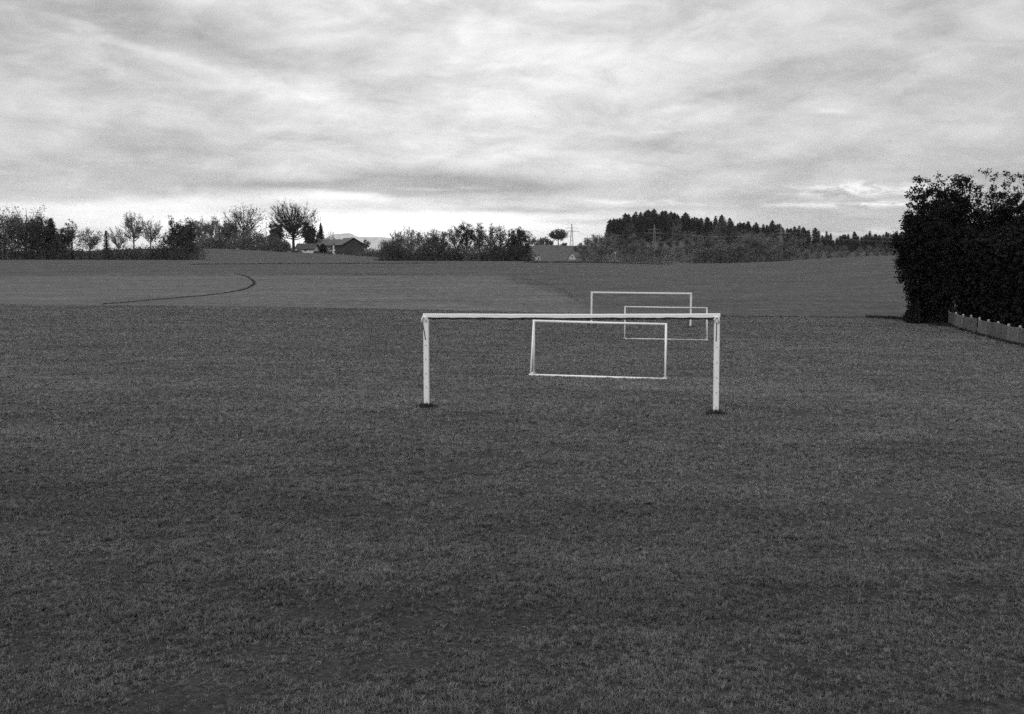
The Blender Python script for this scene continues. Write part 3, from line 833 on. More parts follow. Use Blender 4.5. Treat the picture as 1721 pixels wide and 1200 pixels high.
def forest():
    rng = random.Random(11)
    proto_s = []
    for k in range(5):
        lv, wd = spruce_mesh(900 + k, 1.0, (.34 + .03 * k), whorls=20, per=10, tufts=4, leaf=.034, power=1.0 if k % 2 else .9, low=.03)
        wd = tubes([[0, 0, -.02]], [[0, 0, .97]], [.012], [.002], 5)
        v, f = join([lv, wd]); fm = np.r_[np.zeros(len(lv[1]), int), np.ones(len(wd[1]), int)]
        proto_s.append(mesh_np('spruce', v, f, [M['needle'], M['bark']], fm))
    proto_d = []
    for k in range(6):
        wd, lv = tree_meshes(950 + k, 1.0, .66 + .08 * (k % 3), .05, limbs=26, subs=4, twigs=1, leaves=6, leaf=.055, tr=.02, spread=.055, twr=.003)
        v, f = join([lv, wd]); fm = np.r_[np.zeros(len(lv[1]), int), np.ones(len(wd[1]), int)]
        proto_d.append(mesh_np('deciduous', v, f, [M['forest_leaf'], M['bark']], fm))
    def zone(q): return ' left of the middle pylon' if q < 1095 else ' between middle and right pylon' if q < 1310 else ' right of the right pylon'
    def put(name, me, px, Y, top, wf, label, group):
        p = at(px, top, Y); z0 = gz(p.x, p.y) - .3
        H = p.z - z0
        H = max(H, 5.5 if 'spruce' not in name else 7)
        o = link(name, me, None, (p.x, p.y, z0), rng.uniform(0, 6.28))
        o.scale = (H * wf, H * wf, H); tag(o, label, 'tree', group)
    LS = 'dark spruce of the hill forest'; GS = 'spruces of the hill forest'
    px = 1026
    while px < 1560:
        for row, Y in enumerate((925, 872, 820)):
            q = px + rng.uniform(-6, 6)
            jag = rng.gauss(0, 2.8) + row * rng.uniform(0, 3) + (rng.random() < .12) * -4
            if 1366 < q < 1400: jag += 1
            put('spruce_tree', proto_s[rng.randrange(5)], q, Y + rng.uniform(-15, 15), skyl(q) + jag, rng.uniform(.72, 1.2), LS + zone(q), GS)
        px += rng.uniform(4.4, 6.6)
    for q, top in [(1021, 377), (1031, 367)]:
        put('spruce_tree', proto_s[1], q, 800, top, .7, 'slim spruce standing out at the left end of the conifer forest', 'slim spruces at the left end of the forest')
    LD = ' row autumn tree below the conifers'; GD = 'autumn trees below the conifers'
    belt = [(960, 414), (975, 405), (1000, 396), (1030, 388), (1060, 392), (1100, 396), (1140, 392), (1180, 388), (1230, 388), (1280, 390), (1330, 397), (1380, 408), (1440, 412), (1520, 412), (1760, 412)]
    for row, (Y, dy, st) in enumerate(((770, 0, 15), (720, 8, 16), (660, 16, 17), (600, 23, 19))):
        px = (975, 968, 972, 976)[row]
        while px < (1580 if row < 3 else 1420):
            top = float(np.interp(px, [b[0] for b in belt], [b[1] for b in belt])) + dy + rng.uniform(-5, 5)
            if rng.random() < .10 and row < 2: put('spruce_tree', proto_s[rng.randrange(5)], px, Y, top - 6, .9, LS + zone(px), GS)
            else: put('deciduous_tree', proto_d[rng.randrange(6)], px, Y + rng.uniform(-15, 15), min(top, 425), rng.uniform(.9, 1.3) * (1 + .12 * row), ('hindmost', 'second', 'third', 'foremost')[row] + LD + zone(px), GD)
            px += st * rng.uniform(.7, 1.1)
    for q, top, w in [(1058, 375, 1.0), (1139, 368, .8), (1215, 366, .75), (1207, 372, .7)]:
        put('larch_tree', proto_d[int(q) % 6], q, 780, top, w * .75, 'pale tall larch rising among the dark spruces', 'pale larches among the spruces')
    LB = 'dark bush behind the crest of the right meadow'; GBu = 'bushes behind the right meadow crest'
    px = 1168; k_ = -1
    while px < 1330:
        k_ += 1; bush('bush', ORD[k_] + ' ' + LB + ' from the left', px, rng.uniform(416, 424), 330 + rng.uniform(-8, 8), 26, GBu, ml='leaf_dark' if rng.random() < .6 else 'leaf', n=600)
        px += rng.uniform(13, 17)
    for k_, px in enumerate(range(1340, 1520, 17)):
        bush('bush', ORD[k_] + ' hazy bush from the left far behind the right end of the meadow crest', px, rng.uniform(417, 423), 420 + rng.uniform(-8, 8), 28, GBu, ml='leaf', n=500)
    LV = 'pale low bush in the valley edge beyond the meadow'; GV = 'pale bushes in the valley'
    for k_, px in enumerate(range(980, 1165, 15)):
        bush('bush', ORD[k_] + ' ' + LV + ', from the left', px + rng.uniform(-4, 4), rng.uniform(419, 428), 430 + rng.uniform(-12, 12), 24, GV, ml='leaf_pale' if rng.random() < .4 else 'leaf', n=450)


forest()

# ---------------------------------------------------------------- pylons and wires
def pylon(px, Y, top_py, arms, label):
    p = at(px, top_py, Y); z0 = gz(p.x, p.y); H = p.z - z0
    e = empty('power_pylon', Vector((p.x, p.y, z0)), 0.15)
    b = MB(); bw_, tw = H * .075, H * .010
    def w_at(z): return bw_ + (tw - bw_) * (min(z / (H * .97), 1) ** .8)
    lv = [0, .16, .3, .42, .53, .62, .70, .77, .84, .90, .97]
    r = .075 * Y / 700
    for sx in (-1, 1):
        for sy in (-1, 1):
            for a, c in zip(lv[:-1], lv[1:]):
                b.bar((sx * w_at(a * H), sy * w_at(a * H), a * H), (sx * w_at(c * H), sy * w_at(c * H), c * H), r * 1.7, r * 1.7)
    for a, c in zip(lv[:-1], lv[1:]):
        for s in (-1, 1):
            wa, wc = w_at(a * H), w_at(c * H)
            b.bar((-wa, s * wa, a * H), (wc, s * wc, c * H), r, r); b.bar((wa, s * wa, a * H), (-wc, s * wc, c * H), r, r)
            b.bar((s * wa, -wa, a * H), (s * wc, wc, c * H), r, r); b.bar((s * wa, wa, a * H), (s * wc, -wc, c * H), r, r)
    b.bar((0, 0, .95 * H), (0, 0, H), r * 1.6, r * 1.6)
    b.build('lattice_tower', M['pylon_steel'], e)
    ends = []
    for fz, half in arms:
        z = fz * H; a = MB()
        for s in (-1, 1):
            a.bar((0, -w_at(z), z), (s * half, 0, z), r * 2.4, r * 2.4); a.bar((0, w_at(z), z), (s * half, 0, z), r * 2.4, r * 2.4)
            a.bar((0, 0, z + half * .16), (s * half, 0, z), r * 1.3, r * 1.3)
            a.tube([(s * half, 0, z), (s * half, 0, z - 1.4)], r * .8, 5)
            a.bar((s * half * .5, 0, z), (s * half * .5, 0, z + half * .08), r, r)
        a.build('cross_arm', M['pylon_steel'], e)
        for s in (-1, 1): ends.append(Vector((p.x + s * half * math.cos(.15), p.y + s * half * math.sin(.15), z0 + z - 1.4)))
    tag(e, label, 'pylon', 'power pylons')
    return ends


E1 = pylon(961, 980, 375, [(.82, 6.0), (.70, 8.0)], 'lattice power pylon standing against the sky right of the oak')
E2 = pylon(1100, 690, 376.5, [(.80, 4.6), (.66, 7.0)], 'pale lattice power pylon before the conifer forest, middle of the three')
E3 = pylon(1313, 705, 378, [(.80, 4.6), (.66, 7.0)], 'pale lattice power pylon low on the forest slope, rightmost of three')
E4 = [v + Vector((250, -60, 2)) for v in E3]
def wires(A, B, sag, what):
    for (a, c), arm in zip(zip(A, B), ('upper left', 'upper right', 'lower left', 'lower right')):
        pts = []
        for i in range(25):
            t = i / 24; q = a.lerp(c, t); q.z -= 4 * sag * t * (1 - t); pts.append(q)
        b = MB(); b.tube(pts, .022, 4)
        tag(b.build('power_cable', M['wire'], None), 'thin cable on the ' + arm + ' arm ends ' + what, 'cable', 'power cables ' + what)
wires(E2, E1, 4.5, 'strung between the left and the middle pylon')
wires(E2, E3, 3.5, 'strung between the middle and the right pylon')
wires(E3, E4, 6.0, 'running right from the rightmost pylon')

# ---------------------------------------------------------------- fixed goals
def mound(x, y, r, label, n=260, seed=1, h=.12, group=None):
    rng = np.random.default_rng(seed)
    a = rng.uniform(0, 6.28, n); d = np.abs(rng.normal(0, .5, n)) * r
    c = np.stack([np.cos(a) * d, np.sin(a) * d * .8, np.zeros(n)], 1)
    hh = h * np.exp(-(d / r) ** 2) + .02
    L = rng.uniform(.5, 1.1, n) * hh + .03; lean = rng.normal(0, .03, (n, 2)); w = .012
    t = rng.uniform(0, 3.14, n); s = np.stack([np.cos(t), np.sin(t), np.zeros(n)], 1) * w
    zz = np.array([gz(x + q[0], y + q[1]) for q in c]) - gz(x, y); c[:, 2] = zz - .01
    tip = c + np.stack([lean[:, 0], lean[:, 1], L], 1)
    v = np.stack([c - s, c + s, tip + s * .3, tip - s * .3], 1).reshape(-1, 3)
    # low soil heap under the grass
    k = 16; ring = []
    heap = [np.array([0, 0, h * .45])]
    for rr, hz in ((.35, .34), (.7, .12), (1.0, -.06)):
        for j in range(k):
            an = 6.283 * j / k; q = r * rr * .6 * rng.uniform(.85, 1.15)
            px_, py_ = math.cos(an) * q, math.sin(an) * q * .85
            heap.append(np.array([px_, py_, h * hz + gz(x + px_, y + py_) - gz(x, y)]))
    tri = [[0, 1 + j, 1 + (j + 1) % k] for j in range(k)]
    qd = [[1 + b * k + j, 1 + (b + 1) * k + j, 1 + (b + 1) * k + (j + 1) % k, 1 + b * k + (j + 1) % k] for b in range(2) for j in range(k)]
    nv = len(v)
    me = mesh_np('grass_mound', np.concatenate([v, np.array(heap)]), [np.concatenate([np.arange(nv).reshape(-1, 4), np.array(qd) + nv]), np.array(tri) + nv], M['track_grass'])
    tag(link('grass_mound', me, None, (x, y, gz(x, y))), label, 'mound', group)


def near_goal():
    bl = at(717.3, 683, 25.15); br = at(1203.2, 695, 24.55)
    tl = at(711.2, 531, 25.15); tr = at(1210.0, 531, 24.55)
    ztop_l, ztop_r = at(711, 527, 25.15).z, at(1210, 527, 24.55).z
    ax = Vector((tr.x - tl.x, tr.y - tl.y, 0)); L = ax.length; ax.normalize()
    rz = math.atan2(ax.y, ax.x)
    c = (tl + tr) / 2
    e = empty('goal_frame', Vector((c.x, c.y, 0)), rz)
    inv = Matrix.Rotation(-rz, 3, 'Z')
    def loc(p): return inv @ (Vector(p) - e.location)
    hb = .100; wb = .12
    zl, zr = ztop_l - hb / 2, ztop_r - hb / 2
    # crossbar: slightly wavy timber bar with softened edges
    b = MB(); n = 40; rng = random.Random(3)
    ring = [(-.05, -.044), (-.044, -.05), (.044, -.05), (.05, -.044), (.05, .040), (.040, .05), (-.040, .05), (-.05, .040)]
    vs = []
    for i in range(n + 1):
        t = i / n; x = -L / 2 + L * t; z = zl + (zr - zl) * t - .012 * math.sin(math.pi * t) + rng.uniform(-.002, .002)
        jb = rng.uniform(-.004, .012)
        for y, w in ring: vs.append((x, y * 1.2, z + w + (jb if w < 0 else 0)))
    fs = [(i * 8 + j, (i + 1) * 8 + j, (i + 1) * 8 + (j + 1) % 8, i * 8 + (j + 1) % 8) for i in range(n) for j in range(8)]
    fs += [tuple(range(8)), tuple(n * 8 + j for j in reversed(range(8)))]
    b.add(vs, fs); bar = b.build('crossbar', M['white_paint'], e)
    # ragged dark net rail under the bar
    b = MB(); pts, rad = [], []
    for i in range(121):
        t = i / 120; x = -L / 2 + .10 + (L - .2) * t; z = zl + (zr - zl) * t - .012 * math.sin(math.pi * t) - hb / 2 - .020
        pts.append((x, -.035 + rng.uniform(-.006, .006), z + rng.uniform(-.008, .010))); rad.append(rng.uniform(.017, .032))
    b.tube(pts, rad, 6); b.build('net_rail', M['rubber'], bar)
    for s, base, ztop in ((-1, bl, zl), (1, br, zr)):
        x = loc(Vector((base.x, base.y, 0))).x
        z0 = gz(base.x, base.y) - .25; zt = ztop - hb / 2 - .002
        b = MB(); b.bar((x, 0, z0), (s * (L / 2 - .075), 0, zt), .14, .12, bev=.02); po = b.build('post', M['white_paint'], e)
        top = Vector((s * (L / 2 - .075), 0, zt)); bot = Vector((x, 0, z0 + .25)); hgt = top.z - bot.z
        def on(f, yoff, dx=0): return bot.lerp(top, f) + Vector((dx, yoff, 0))
        for f in (.70, .545, .39, .235, .08):     # net hooks on the rear face
            b = MB(); q = on(f, -.068); b.tube([q + Vector((0, .012, 0)), q, q + Vector((0, -.02, -.004)), q + Vector((0, -.024, .016))], .007, 6)
            b.build('net_hook', M['steel_dark'], po)
        # hanging net stay: rounded bracket at the corner with a rod folded down along the post
        b = MB(); q = top + Vector((s * .055 * 0, -.075, -.04))
        if s < 0: q = q + Vector((-.045, 0, 0))
        else: q = q + Vector((-.015, 0, 0))
        pts = [q + Vector((-s * 0 + .05 * (1 if s < 0 else -1) * math.cos(a), -.012, .05 * math.sin(a) + .01)) for a in np.linspace(0, math.pi, 9)]
        b.tube([pts[0] + Vector((0, .0, -.06))] + pts + [pts[-1] + Vector((0, 0, -.10))], .022, 8); b.build('stay_bracket', M['white_paint'], po, smooth=True)
        b = MB()
        if s < 0: a_, c_ = q + Vector((-.03, -.006, -.12)), q + Vector((.035, -.002, -.52))
        else: a_, c_ = q + Vector((.0, -.006, -.08)), q + Vector((.0, -.002, -.55))
        b.tube([a_, a_.lerp(c_, .5) + Vector((.004, 0, 0)), c_], [.010, .010, .012], 6); b.build('net_stay', M['rubber'], po)
    tag(e, 'large white goal frame in the foreground, nearest of the four', 'goal', 'goal frames on the pitch')
    for b_, s, lb in ((bl, 5, 'dark grass mound at the foot of the near goal left post'), (br, 6, 'dark grass mound at the foot of the near goal right post')):
        mound(b_.x, b_.y - .05, .37, lb, seed=s, n=420, h=.12, group='mounds at the near goal posts')


near_goal()


def portable_goal(p_l, p_r, hgt, depth, r, m, label, extra=True):
    """posts at p_l, p_r; rear frame reaches depth towards the camera on the ground"""
    ax = Vector((p_r.x - p_l.x, p_r.y - p_l.y, 0)); L = ax.length; ax.normalize(); rz = math.atan2(ax.y, ax.x)
    c = (p_l + p_r) / 2; e = empty('portable_goal', Vector((c.x, c.y, gz(c.x, c.y))), rz)
    def wz(x, y):
        q = e.location + Matrix.Rotation(rz, 3, 'Z') @ Vector((x, y, 0)); return gz(q.x, q.y) - e.location.z
    hw = L / 2
    zl, zr = wz(-hw, 0), wz(hw, 0)
    tl, tr = Vector((-hw, 0, zl + hgt)), Vector((hw, 0, zr + hgt))
    b = MB(); b.tube([tl + Vector((-r, 0, 0)), tl.lerp(tr, .5) + Vector((0, 0, -.01)), tr + Vector((r, 0, 0))], r, 12); b.build('crossbar', m, e, True)
    gl, gr = Vector((-hw, -depth, wz(-hw, -depth) + r * .6)), Vector((hw, -depth, wz(hw, -depth) + r * .6))
    for s, t, g_ in ((-1, tl, gl), (1, tr, gr)):
        x = s * hw; z = wz(x, 0)
        b = MB(); b.tube([(x, 0, z), (x, 0, t.z - r * .5)], r, 12); b.build('post', m, e, True)
        b = MB(); b.tube([t + Vector((0, -r, 0)), t.lerp(g_, .45) + Vector((0, -.02, .02)), g_], r * .72, 10); b.build('rear_stay', m, e, True)
        b = MB(); b.tube([(x, -r * .5, z + r), g_], r * .8, 10); b.build('side_bar', m, e, True)
        if extra:
            b = MB(); b.box((x, .0, z + .015), (.16, .2, .03)); b.build('foot_plate', m, e)
    b = MB(); b.tube([gl + Vector((-r * 1.4, 0, 0)), gl.lerp(gr, .5), gr + Vector((r * 1.4, 0, 0))], r * 1.05, 12); b.build('ground_bar', m, e, True)
    tag(e, label, 'goal', 'goal frames on the pitch')
    return e


def ground_pix(px, py, y0=8, y1=140):
    """point of the ground under a picture position, by bisection"""
    for _ in range(60):
        ym = (y0 + y1) / 2; p = at(px, py, ym)
        if p.z > gz(p.x, p.y): y0 = ym
        else: y1 = ym
    p = at(px, py, y0); return Vector((p.x, p.y, gz(p.x, p.y)))


p2l = at(897, 626, 37.3); p2r = at(1118.0, 633, 36.5)
portable_goal(p2l, p2r, hpix(893, 541.5, 37.2), .85, .045, M['white_paint'], 'white portable goal with doubled side stays behind the nearest goal')
p3l = at(1050, 566, 61.5); p3r = at(1187, 570, 60.9)
portable_goal(p3l, p3r, hpix(1050, 517, 61.3), .9, .042, M['old_paint'], 'small greyish portable goal half hidden behind the near crossbar')


def far_goal():
    l = at(994, 541, 74.2); r_ = at(1160.5, 546, 73.2)
    ax = Vector((r_.x - l.x, r_.y - l.y, 0)); L = ax.length; ax.normalize(); rz = math.atan2(ax.y, ax.x); c = (l + r_) / 2
    e = empty('goal_frame', Vector((c.x, c.y, gz(c.x, c.y))), rz); hw = L / 2
    h = (hpix(994, 489.5, 74.2) + hpix(1160, 491.5, 73.2)) / 2; w = .125
    zl, zr = gz(l.x, l.y) - e.location.z, gz(r_.x, r_.y) - e.location.z
    tl = Vector((-hw, 0, at(994, 491, 74.2).z - e.location.z - .02)); tr = Vector((hw, 0, at(1160, 493, 73.2).z - e.location.z - .02))
    b = MB(); b.bar(tl - Vector((w / 2, 0, 0)), tr + Vector((w / 2, 0, 0)), w, w, bev=.02); bar = b.build('crossbar', M['worn_paint'], e)
    for s, t, z in ((-1, tl, zl), (1, tr, zr)):
        b = MB(); b.bar((s * hw, 0, z - .3), (s * hw, 0, t.z - w / 2 - .002), w * 1.15, w * 1.15, bev=.02); po = b.build('post', M['worn_paint'], e)
        for f in (.3, .6, .85):
            b = MB(); b.tube([(s * hw, -.07, z + f * 2.3), (s * hw, -.10, z + f * 2.3)], .01, 6); b.build('net_hook', M['steel_dark'], po)
    tag(e, 'thin white goal frame at the far end of the pitch', 'goal', 'goal frames on the pitch')
    mound(l.x, l.y - .05, .5, 'dark grass mound at the far goal left post', seed=15, n=160, h=.14, group='mounds at the far goal posts')
    mound(r_.x, r_.y - .05, .55, 'dark grass mound at the far goal right post', seed=16, n=200, h=.16, group='mounds at the far goal posts')


far_goal()

# ---------------------------------------------------------------- fence and trees at the right edge
def fence():
    A = ground_pix(1593, 545.5); B = ground_pix(1706, 577)
    d = Vector((B.x - A.x, B.y - A.y, 0)); L0 = d.length; d.normalize()
    print('fence', A, B, L0)
    rng = random.Random(8)
    rz = math.atan2(d.y, d.x)
    e = empty('picket_fence', Vector((A.x, A.y, gz(A.x, A.y))), rz)
    total = L0 * 1.55; bays = 12; step = total / bays
    def wz(s):
        q = Vector((A.x, A.y, 0)) + d * s; return gz(q.x, q.y) - e.location.z
    Hf = 1.0
    for i in range(bays + 1):
        s = i * step; z = wz(s); h = Hf + rng.uniform(.06, .12)
        b = MB(); b.bar((s, .06, z - .3), (s + rng.uniform(-.02, .02), .06, z + h), .13, .13, bev=.02)
        b.add([(s - .08, -.02, z + h), (s + .08, -.02, z + h), (s + .08, .14, z + h), (s - .08, .14, z + h), (s, .06, z + h + .07)], [(3, 2, 1, 0), (0, 1, 4), (1, 2, 4), (2, 3, 4), (3, 0, 4)])
        b.build('fence_post', M['post_wood'], e)
    for i in range(bays):
        s0, s1 = i * step, (i + 1) * step
        for f in (.28, .8):
            b = MB(); b.bar((s0, .02, wz(s0) + f), (s1, .02, wz(s1) + f), .04, .07); b.build('rail', M['weathered_wood'], e)
        b = MB(); s = s0 + .05; lean = rng.uniform(-.02, .02)
        while s < s1 - .05:
            w = rng.uniform(.085, .105); g_ = rng.uniform(.01, .045)
            if i == 3 and s > s1 - .45: break               # missing boards
            z = wz(s); top = Hf + rng.uniform(-.035, .03) + .03 * math.sin(s * .9); y = -.02 + rng.uniform(-.008, .008)
            tx = rng.uniform(-.012, .012) + lean
            b.add([(s, y, z + .02), (s + w, y, z + .02), (s + w + tx, y, z + top - .03), (s + w / 2 + tx, y, z + top), (s + tx, y, z + top - .03),
                   (s, y + .02, z + .02), (s + w, y + .02, z + .02), (s + w + tx, y + .02, z + top - .03), (s + w / 2 + tx, y + .02, z + top), (s + tx, y + .02, z + top - .03)],
                  [(0, 1, 2, 3, 4), (9, 8, 7, 6, 5), (0, 5, 6, 1), (1, 6, 7, 2), (2, 7, 8, 3), (3, 8, 9, 4), (4, 9, 5, 0)])
            s += w + g_
        o = b.build('pickets', (M['weathered_wood'], M['weathered_pale'], M['weathered_wood'], M['weathered_wood'], M['weathered_pale'], M['weathered_wood'])[i % 6], e)
        o['kind'] = 'stuff'
    tag(e, 'low weathered wooden picket fence below the dark trees', 'fence')
    return A, B, d


M['weathered_pale'] = mat('weathered_pale', 0.18, 0.9, 0.75, 1.2, 0.1, fine=0.4, boards=True)
FA, FB, FD = fence()
FN = Vector((-FD.y, FD.x, 0)); FN = FN if FN.x > 0 else -FN      # away from the pitch
RT = 'dark trees behind the picket fence'
def near_tree(name, label, px, ytop, Y, wpx, **kw):
    return btree(name, label, px, ytop, Y, wpx, kw.pop('cbf', .02), RT, ml='leaf_black', mw='bark_dark', **kw)


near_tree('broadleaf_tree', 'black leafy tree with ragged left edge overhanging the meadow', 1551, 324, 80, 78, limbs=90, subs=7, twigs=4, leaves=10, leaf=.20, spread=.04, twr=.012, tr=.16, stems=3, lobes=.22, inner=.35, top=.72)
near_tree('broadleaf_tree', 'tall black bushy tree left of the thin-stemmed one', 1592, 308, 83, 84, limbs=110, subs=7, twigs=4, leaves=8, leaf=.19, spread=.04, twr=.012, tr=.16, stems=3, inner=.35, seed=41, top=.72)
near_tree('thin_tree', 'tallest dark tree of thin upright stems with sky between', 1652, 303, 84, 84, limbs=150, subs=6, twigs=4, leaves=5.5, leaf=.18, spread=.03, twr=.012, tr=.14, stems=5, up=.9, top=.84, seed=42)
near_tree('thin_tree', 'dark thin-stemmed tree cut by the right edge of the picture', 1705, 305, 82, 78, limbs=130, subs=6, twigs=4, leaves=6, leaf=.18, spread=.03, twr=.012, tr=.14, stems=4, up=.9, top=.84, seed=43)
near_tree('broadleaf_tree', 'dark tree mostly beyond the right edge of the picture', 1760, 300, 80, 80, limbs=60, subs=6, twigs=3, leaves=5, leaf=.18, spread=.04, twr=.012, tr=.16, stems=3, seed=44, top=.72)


def hedge():
    """tall clipped evergreen hedge along the back of the fence, one bush beside the other"""
    rng = np.random.default_rng(77); n = 9
    for i in range(n):
        s = -2.6 + i * 2.9
        q = Vector((FA.x, FA.y, 0)) + FD * s + FN * 3.0
        H = 7.3 + rng.normal(0, .18); W = 3.6
        m = 5200
        a = rng.uniform(0, 6.283, m); u = rng.uniform(0, 1, m) ** .9; t = u * H
        rad = W / 2 * np.minimum(1, (1 - u) * 5.0 + .45) * rng.uniform(.62, 1.06, m) * (1 + .08 * np.sin(7 * u + 3 * a + i))
        c = np.stack([np.cos(a) * rad, np.sin(a) * rad, t + .05], 1)
        v, f = leaf_quads(c, .34, rng); v[:, 2] = np.maximum(v[:, 2], 0)
        # solid dense core of twigs and needles
        k = 12; core = []
        for z, rr in ((0, .52), (H * .5, .60), (H * .85, .52), (H * .97, .2)):
            for j in range(k): core.append((math.cos(6.283 * j / k) * W / 2 * rr * rng.uniform(.9, 1.1), math.sin(6.283 * j / k) * W / 2 * rr * rng.uniform(.9, 1.1), z))
        cf = [[b * k + j, b * k + (j + 1) % k, (b + 1) * k + (j + 1) % k, (b + 1) * k + j] for b in range(3) for j in range(k)]
        lv = join([(v, f), (np.array(core), np.array(cf))])
        wd = tubes([[0, 0, -.2]], [[0, 0, H * .8]], [.14], [.04], 6)
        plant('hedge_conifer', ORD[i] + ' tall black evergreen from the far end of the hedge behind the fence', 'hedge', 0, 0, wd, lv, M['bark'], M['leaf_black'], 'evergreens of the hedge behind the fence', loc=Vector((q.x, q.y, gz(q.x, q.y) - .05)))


hedge()
for lb, px, top, Y, w in [('black low bush under the ragged left tree behind the pitch', 1556, 470, 80.5, 44), ('black bush at the left end of the picket fence', 1588, 430, 79.5, 56), ('black leafy bush low at the meadow side of the dark trees', 1560, 400, 82, 54)]:
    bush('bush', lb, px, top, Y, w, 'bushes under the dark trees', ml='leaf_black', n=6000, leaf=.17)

# ---------------------------------------------------------------- rough grass strips: field tracks and unmown edges
def rough_strip(name, label, pts, width, height, per_m, matn, seed, blade=.05, parent_kind='stuff'):
    """tufts of longer grass along a polyline on the ground"""
    rng = np.random.default_rng(seed); P = [np.array((p.x, p.y)) for p in pts]; C = []
    for a, b in zip(P[:-1], P[1:]):
        L = np.linalg.norm(b - a); n = max(2, int(L * per_m)); t = rng.uniform(0, 1, n)[:, None]
        nrm = np.array([-(b - a)[1], (b - a)[0]]) / max(L, 1e-6)
        C.append(a + (b - a) * t + nrm * rng.normal(0, width / 2, n)[:, None])
    C = np.concatenate(C); n = len(C); z = ground_z(C[:, 0], C[:, 1]) - .02
    c = np.stack([C[:, 0], C[:, 1], z], 1)
    th = rng.uniform(0, 3.14, n); s = np.stack([np.cos(th), np.sin(th), np.zeros(n)], 1) * blade * rng.uniform(.6, 1.4, (n, 1))
    tip = c + np.stack([rng.normal(0, height * .35, n), rng.normal(0, height * .35, n), height * rng.uniform(.5, 1.25, n)], 1)
    v = np.stack([c - s, c + s, tip + s * .5, tip - s * .5], 1).reshape(-1, 3)
    o = link(name, mesh_np(name, v, np.arange(4 * n).reshape(n, 4), M[matn]))
    tag(o, label, 'grass', kind='stuff')


def track(pix): return [ground_pix(px, py, 8, 280) for px, py in pix]


rough_strip('track_grass', 'dark curved line of rough grass along the field track', track([(170, 511.5), (205, 509), (250, 505), (300, 500.5), (345, 497), (380, 492.5), (405, 488), (420, 483), (427, 478)]), .2, .11, 24, 'track_grass', 1, .07)
rough_strip('track_grass', 'faint upper end of the curved field track', track([(427, 478), (426, 472.5), (419, 467), (408, 462.5), (394, 459.5)]), .22, .12, 8, 'dry_grass', 21, .08)
rough_strip('track_grass', 'thin dark line of grass across the middle meadow', track([(452, 461), (520, 461), (590, 461.2), (652, 461.8)]), .3, .10, 16, 'dark_grass', 2, .07)
rough_strip('verge_grass', 'dark verge line below the farm', [Vector((-74, 226, 0)), Vector((-60, 230, 0)), Vector((-45, 231, 0)), Vector((-28, 232, 0)), Vector((-18, 236, 0))], 1.6, .20, 12, 'track_grass', 3, .12)
rough_strip('verge_grass', 'dark rough verge along the meadow crest below the oak hill', [Vector((3, 244, 0)), Vector((14, 250, 0)), Vector((26, 256, 0)), Vector((42, 262, 0))], 3.0, .30, 24, 'track_grass', 4, .12)
rough_strip('track_grass', 'faint curved wheel track on the meadow behind the near goal', track([(862, 464), (905, 473), (945, 486), (962, 500), (978, 512)]), .4, .05, 6, 'dry_grass', 5, .07)
rough_strip('unmown_edge', 'rough unmown grass at the foot of the dark trees', track([(1455, 534), (1500, 535.5), (1540, 539), (1575, 543.5), (1600, 549)]), 1.3, .22, 120, 'dark_grass', 6, .05)
rough_strip('unmown_edge', 'rough grass along the foot of the picket fence', [FA + FN * -.25 + FD * s for s in (-1, 3, 7, 11, 15, 19, 24, 30)], .4, .14, 60, 'dark_grass', 7, .03)
rough_strip('track_grass', 'faint dark wheel line across the left of the pitch', track([(10, 592), (90, 586), (200, 579), (290, 571), (400, 562), (520, 553), (580, 549)]), .18, .05, 40, 'dark_grass', 9, .03)
rough_strip('pitch_edge', 'slightly rougher edge between mown pitch and meadow', [Vector((x, 91.3 - x * .135, 0)) for x in range(16, 42, 4)], .8, .12, 45, 'dry_grass', 10, .04)

for k_, (pa_, pb_, dd, hh) in enumerate(((p2l, p2r, .93, .07), (p3l, p3r, .98, .08))):
    ax_ = Vector((pb_.x - pa_.x, pb_.y - pa_.y, 0)).normalized(); nn_ = Vector((ax_.y, -ax_.x, 0)) * dd
    rough_strip('bar_grass', ('longer grass along the ground bar of the white portable goal', 'longer grass along the ground bar of the greyish portable goal')[k_],
                [Vector((pa_.x, pa_.y, 0)) + nn_ - ax_ * .2, Vector((pb_.x, pb_.y, 0)) + nn_ + ax_ * .3], .07, hh, 45, 'dry_grass', 40 + k_, .012)

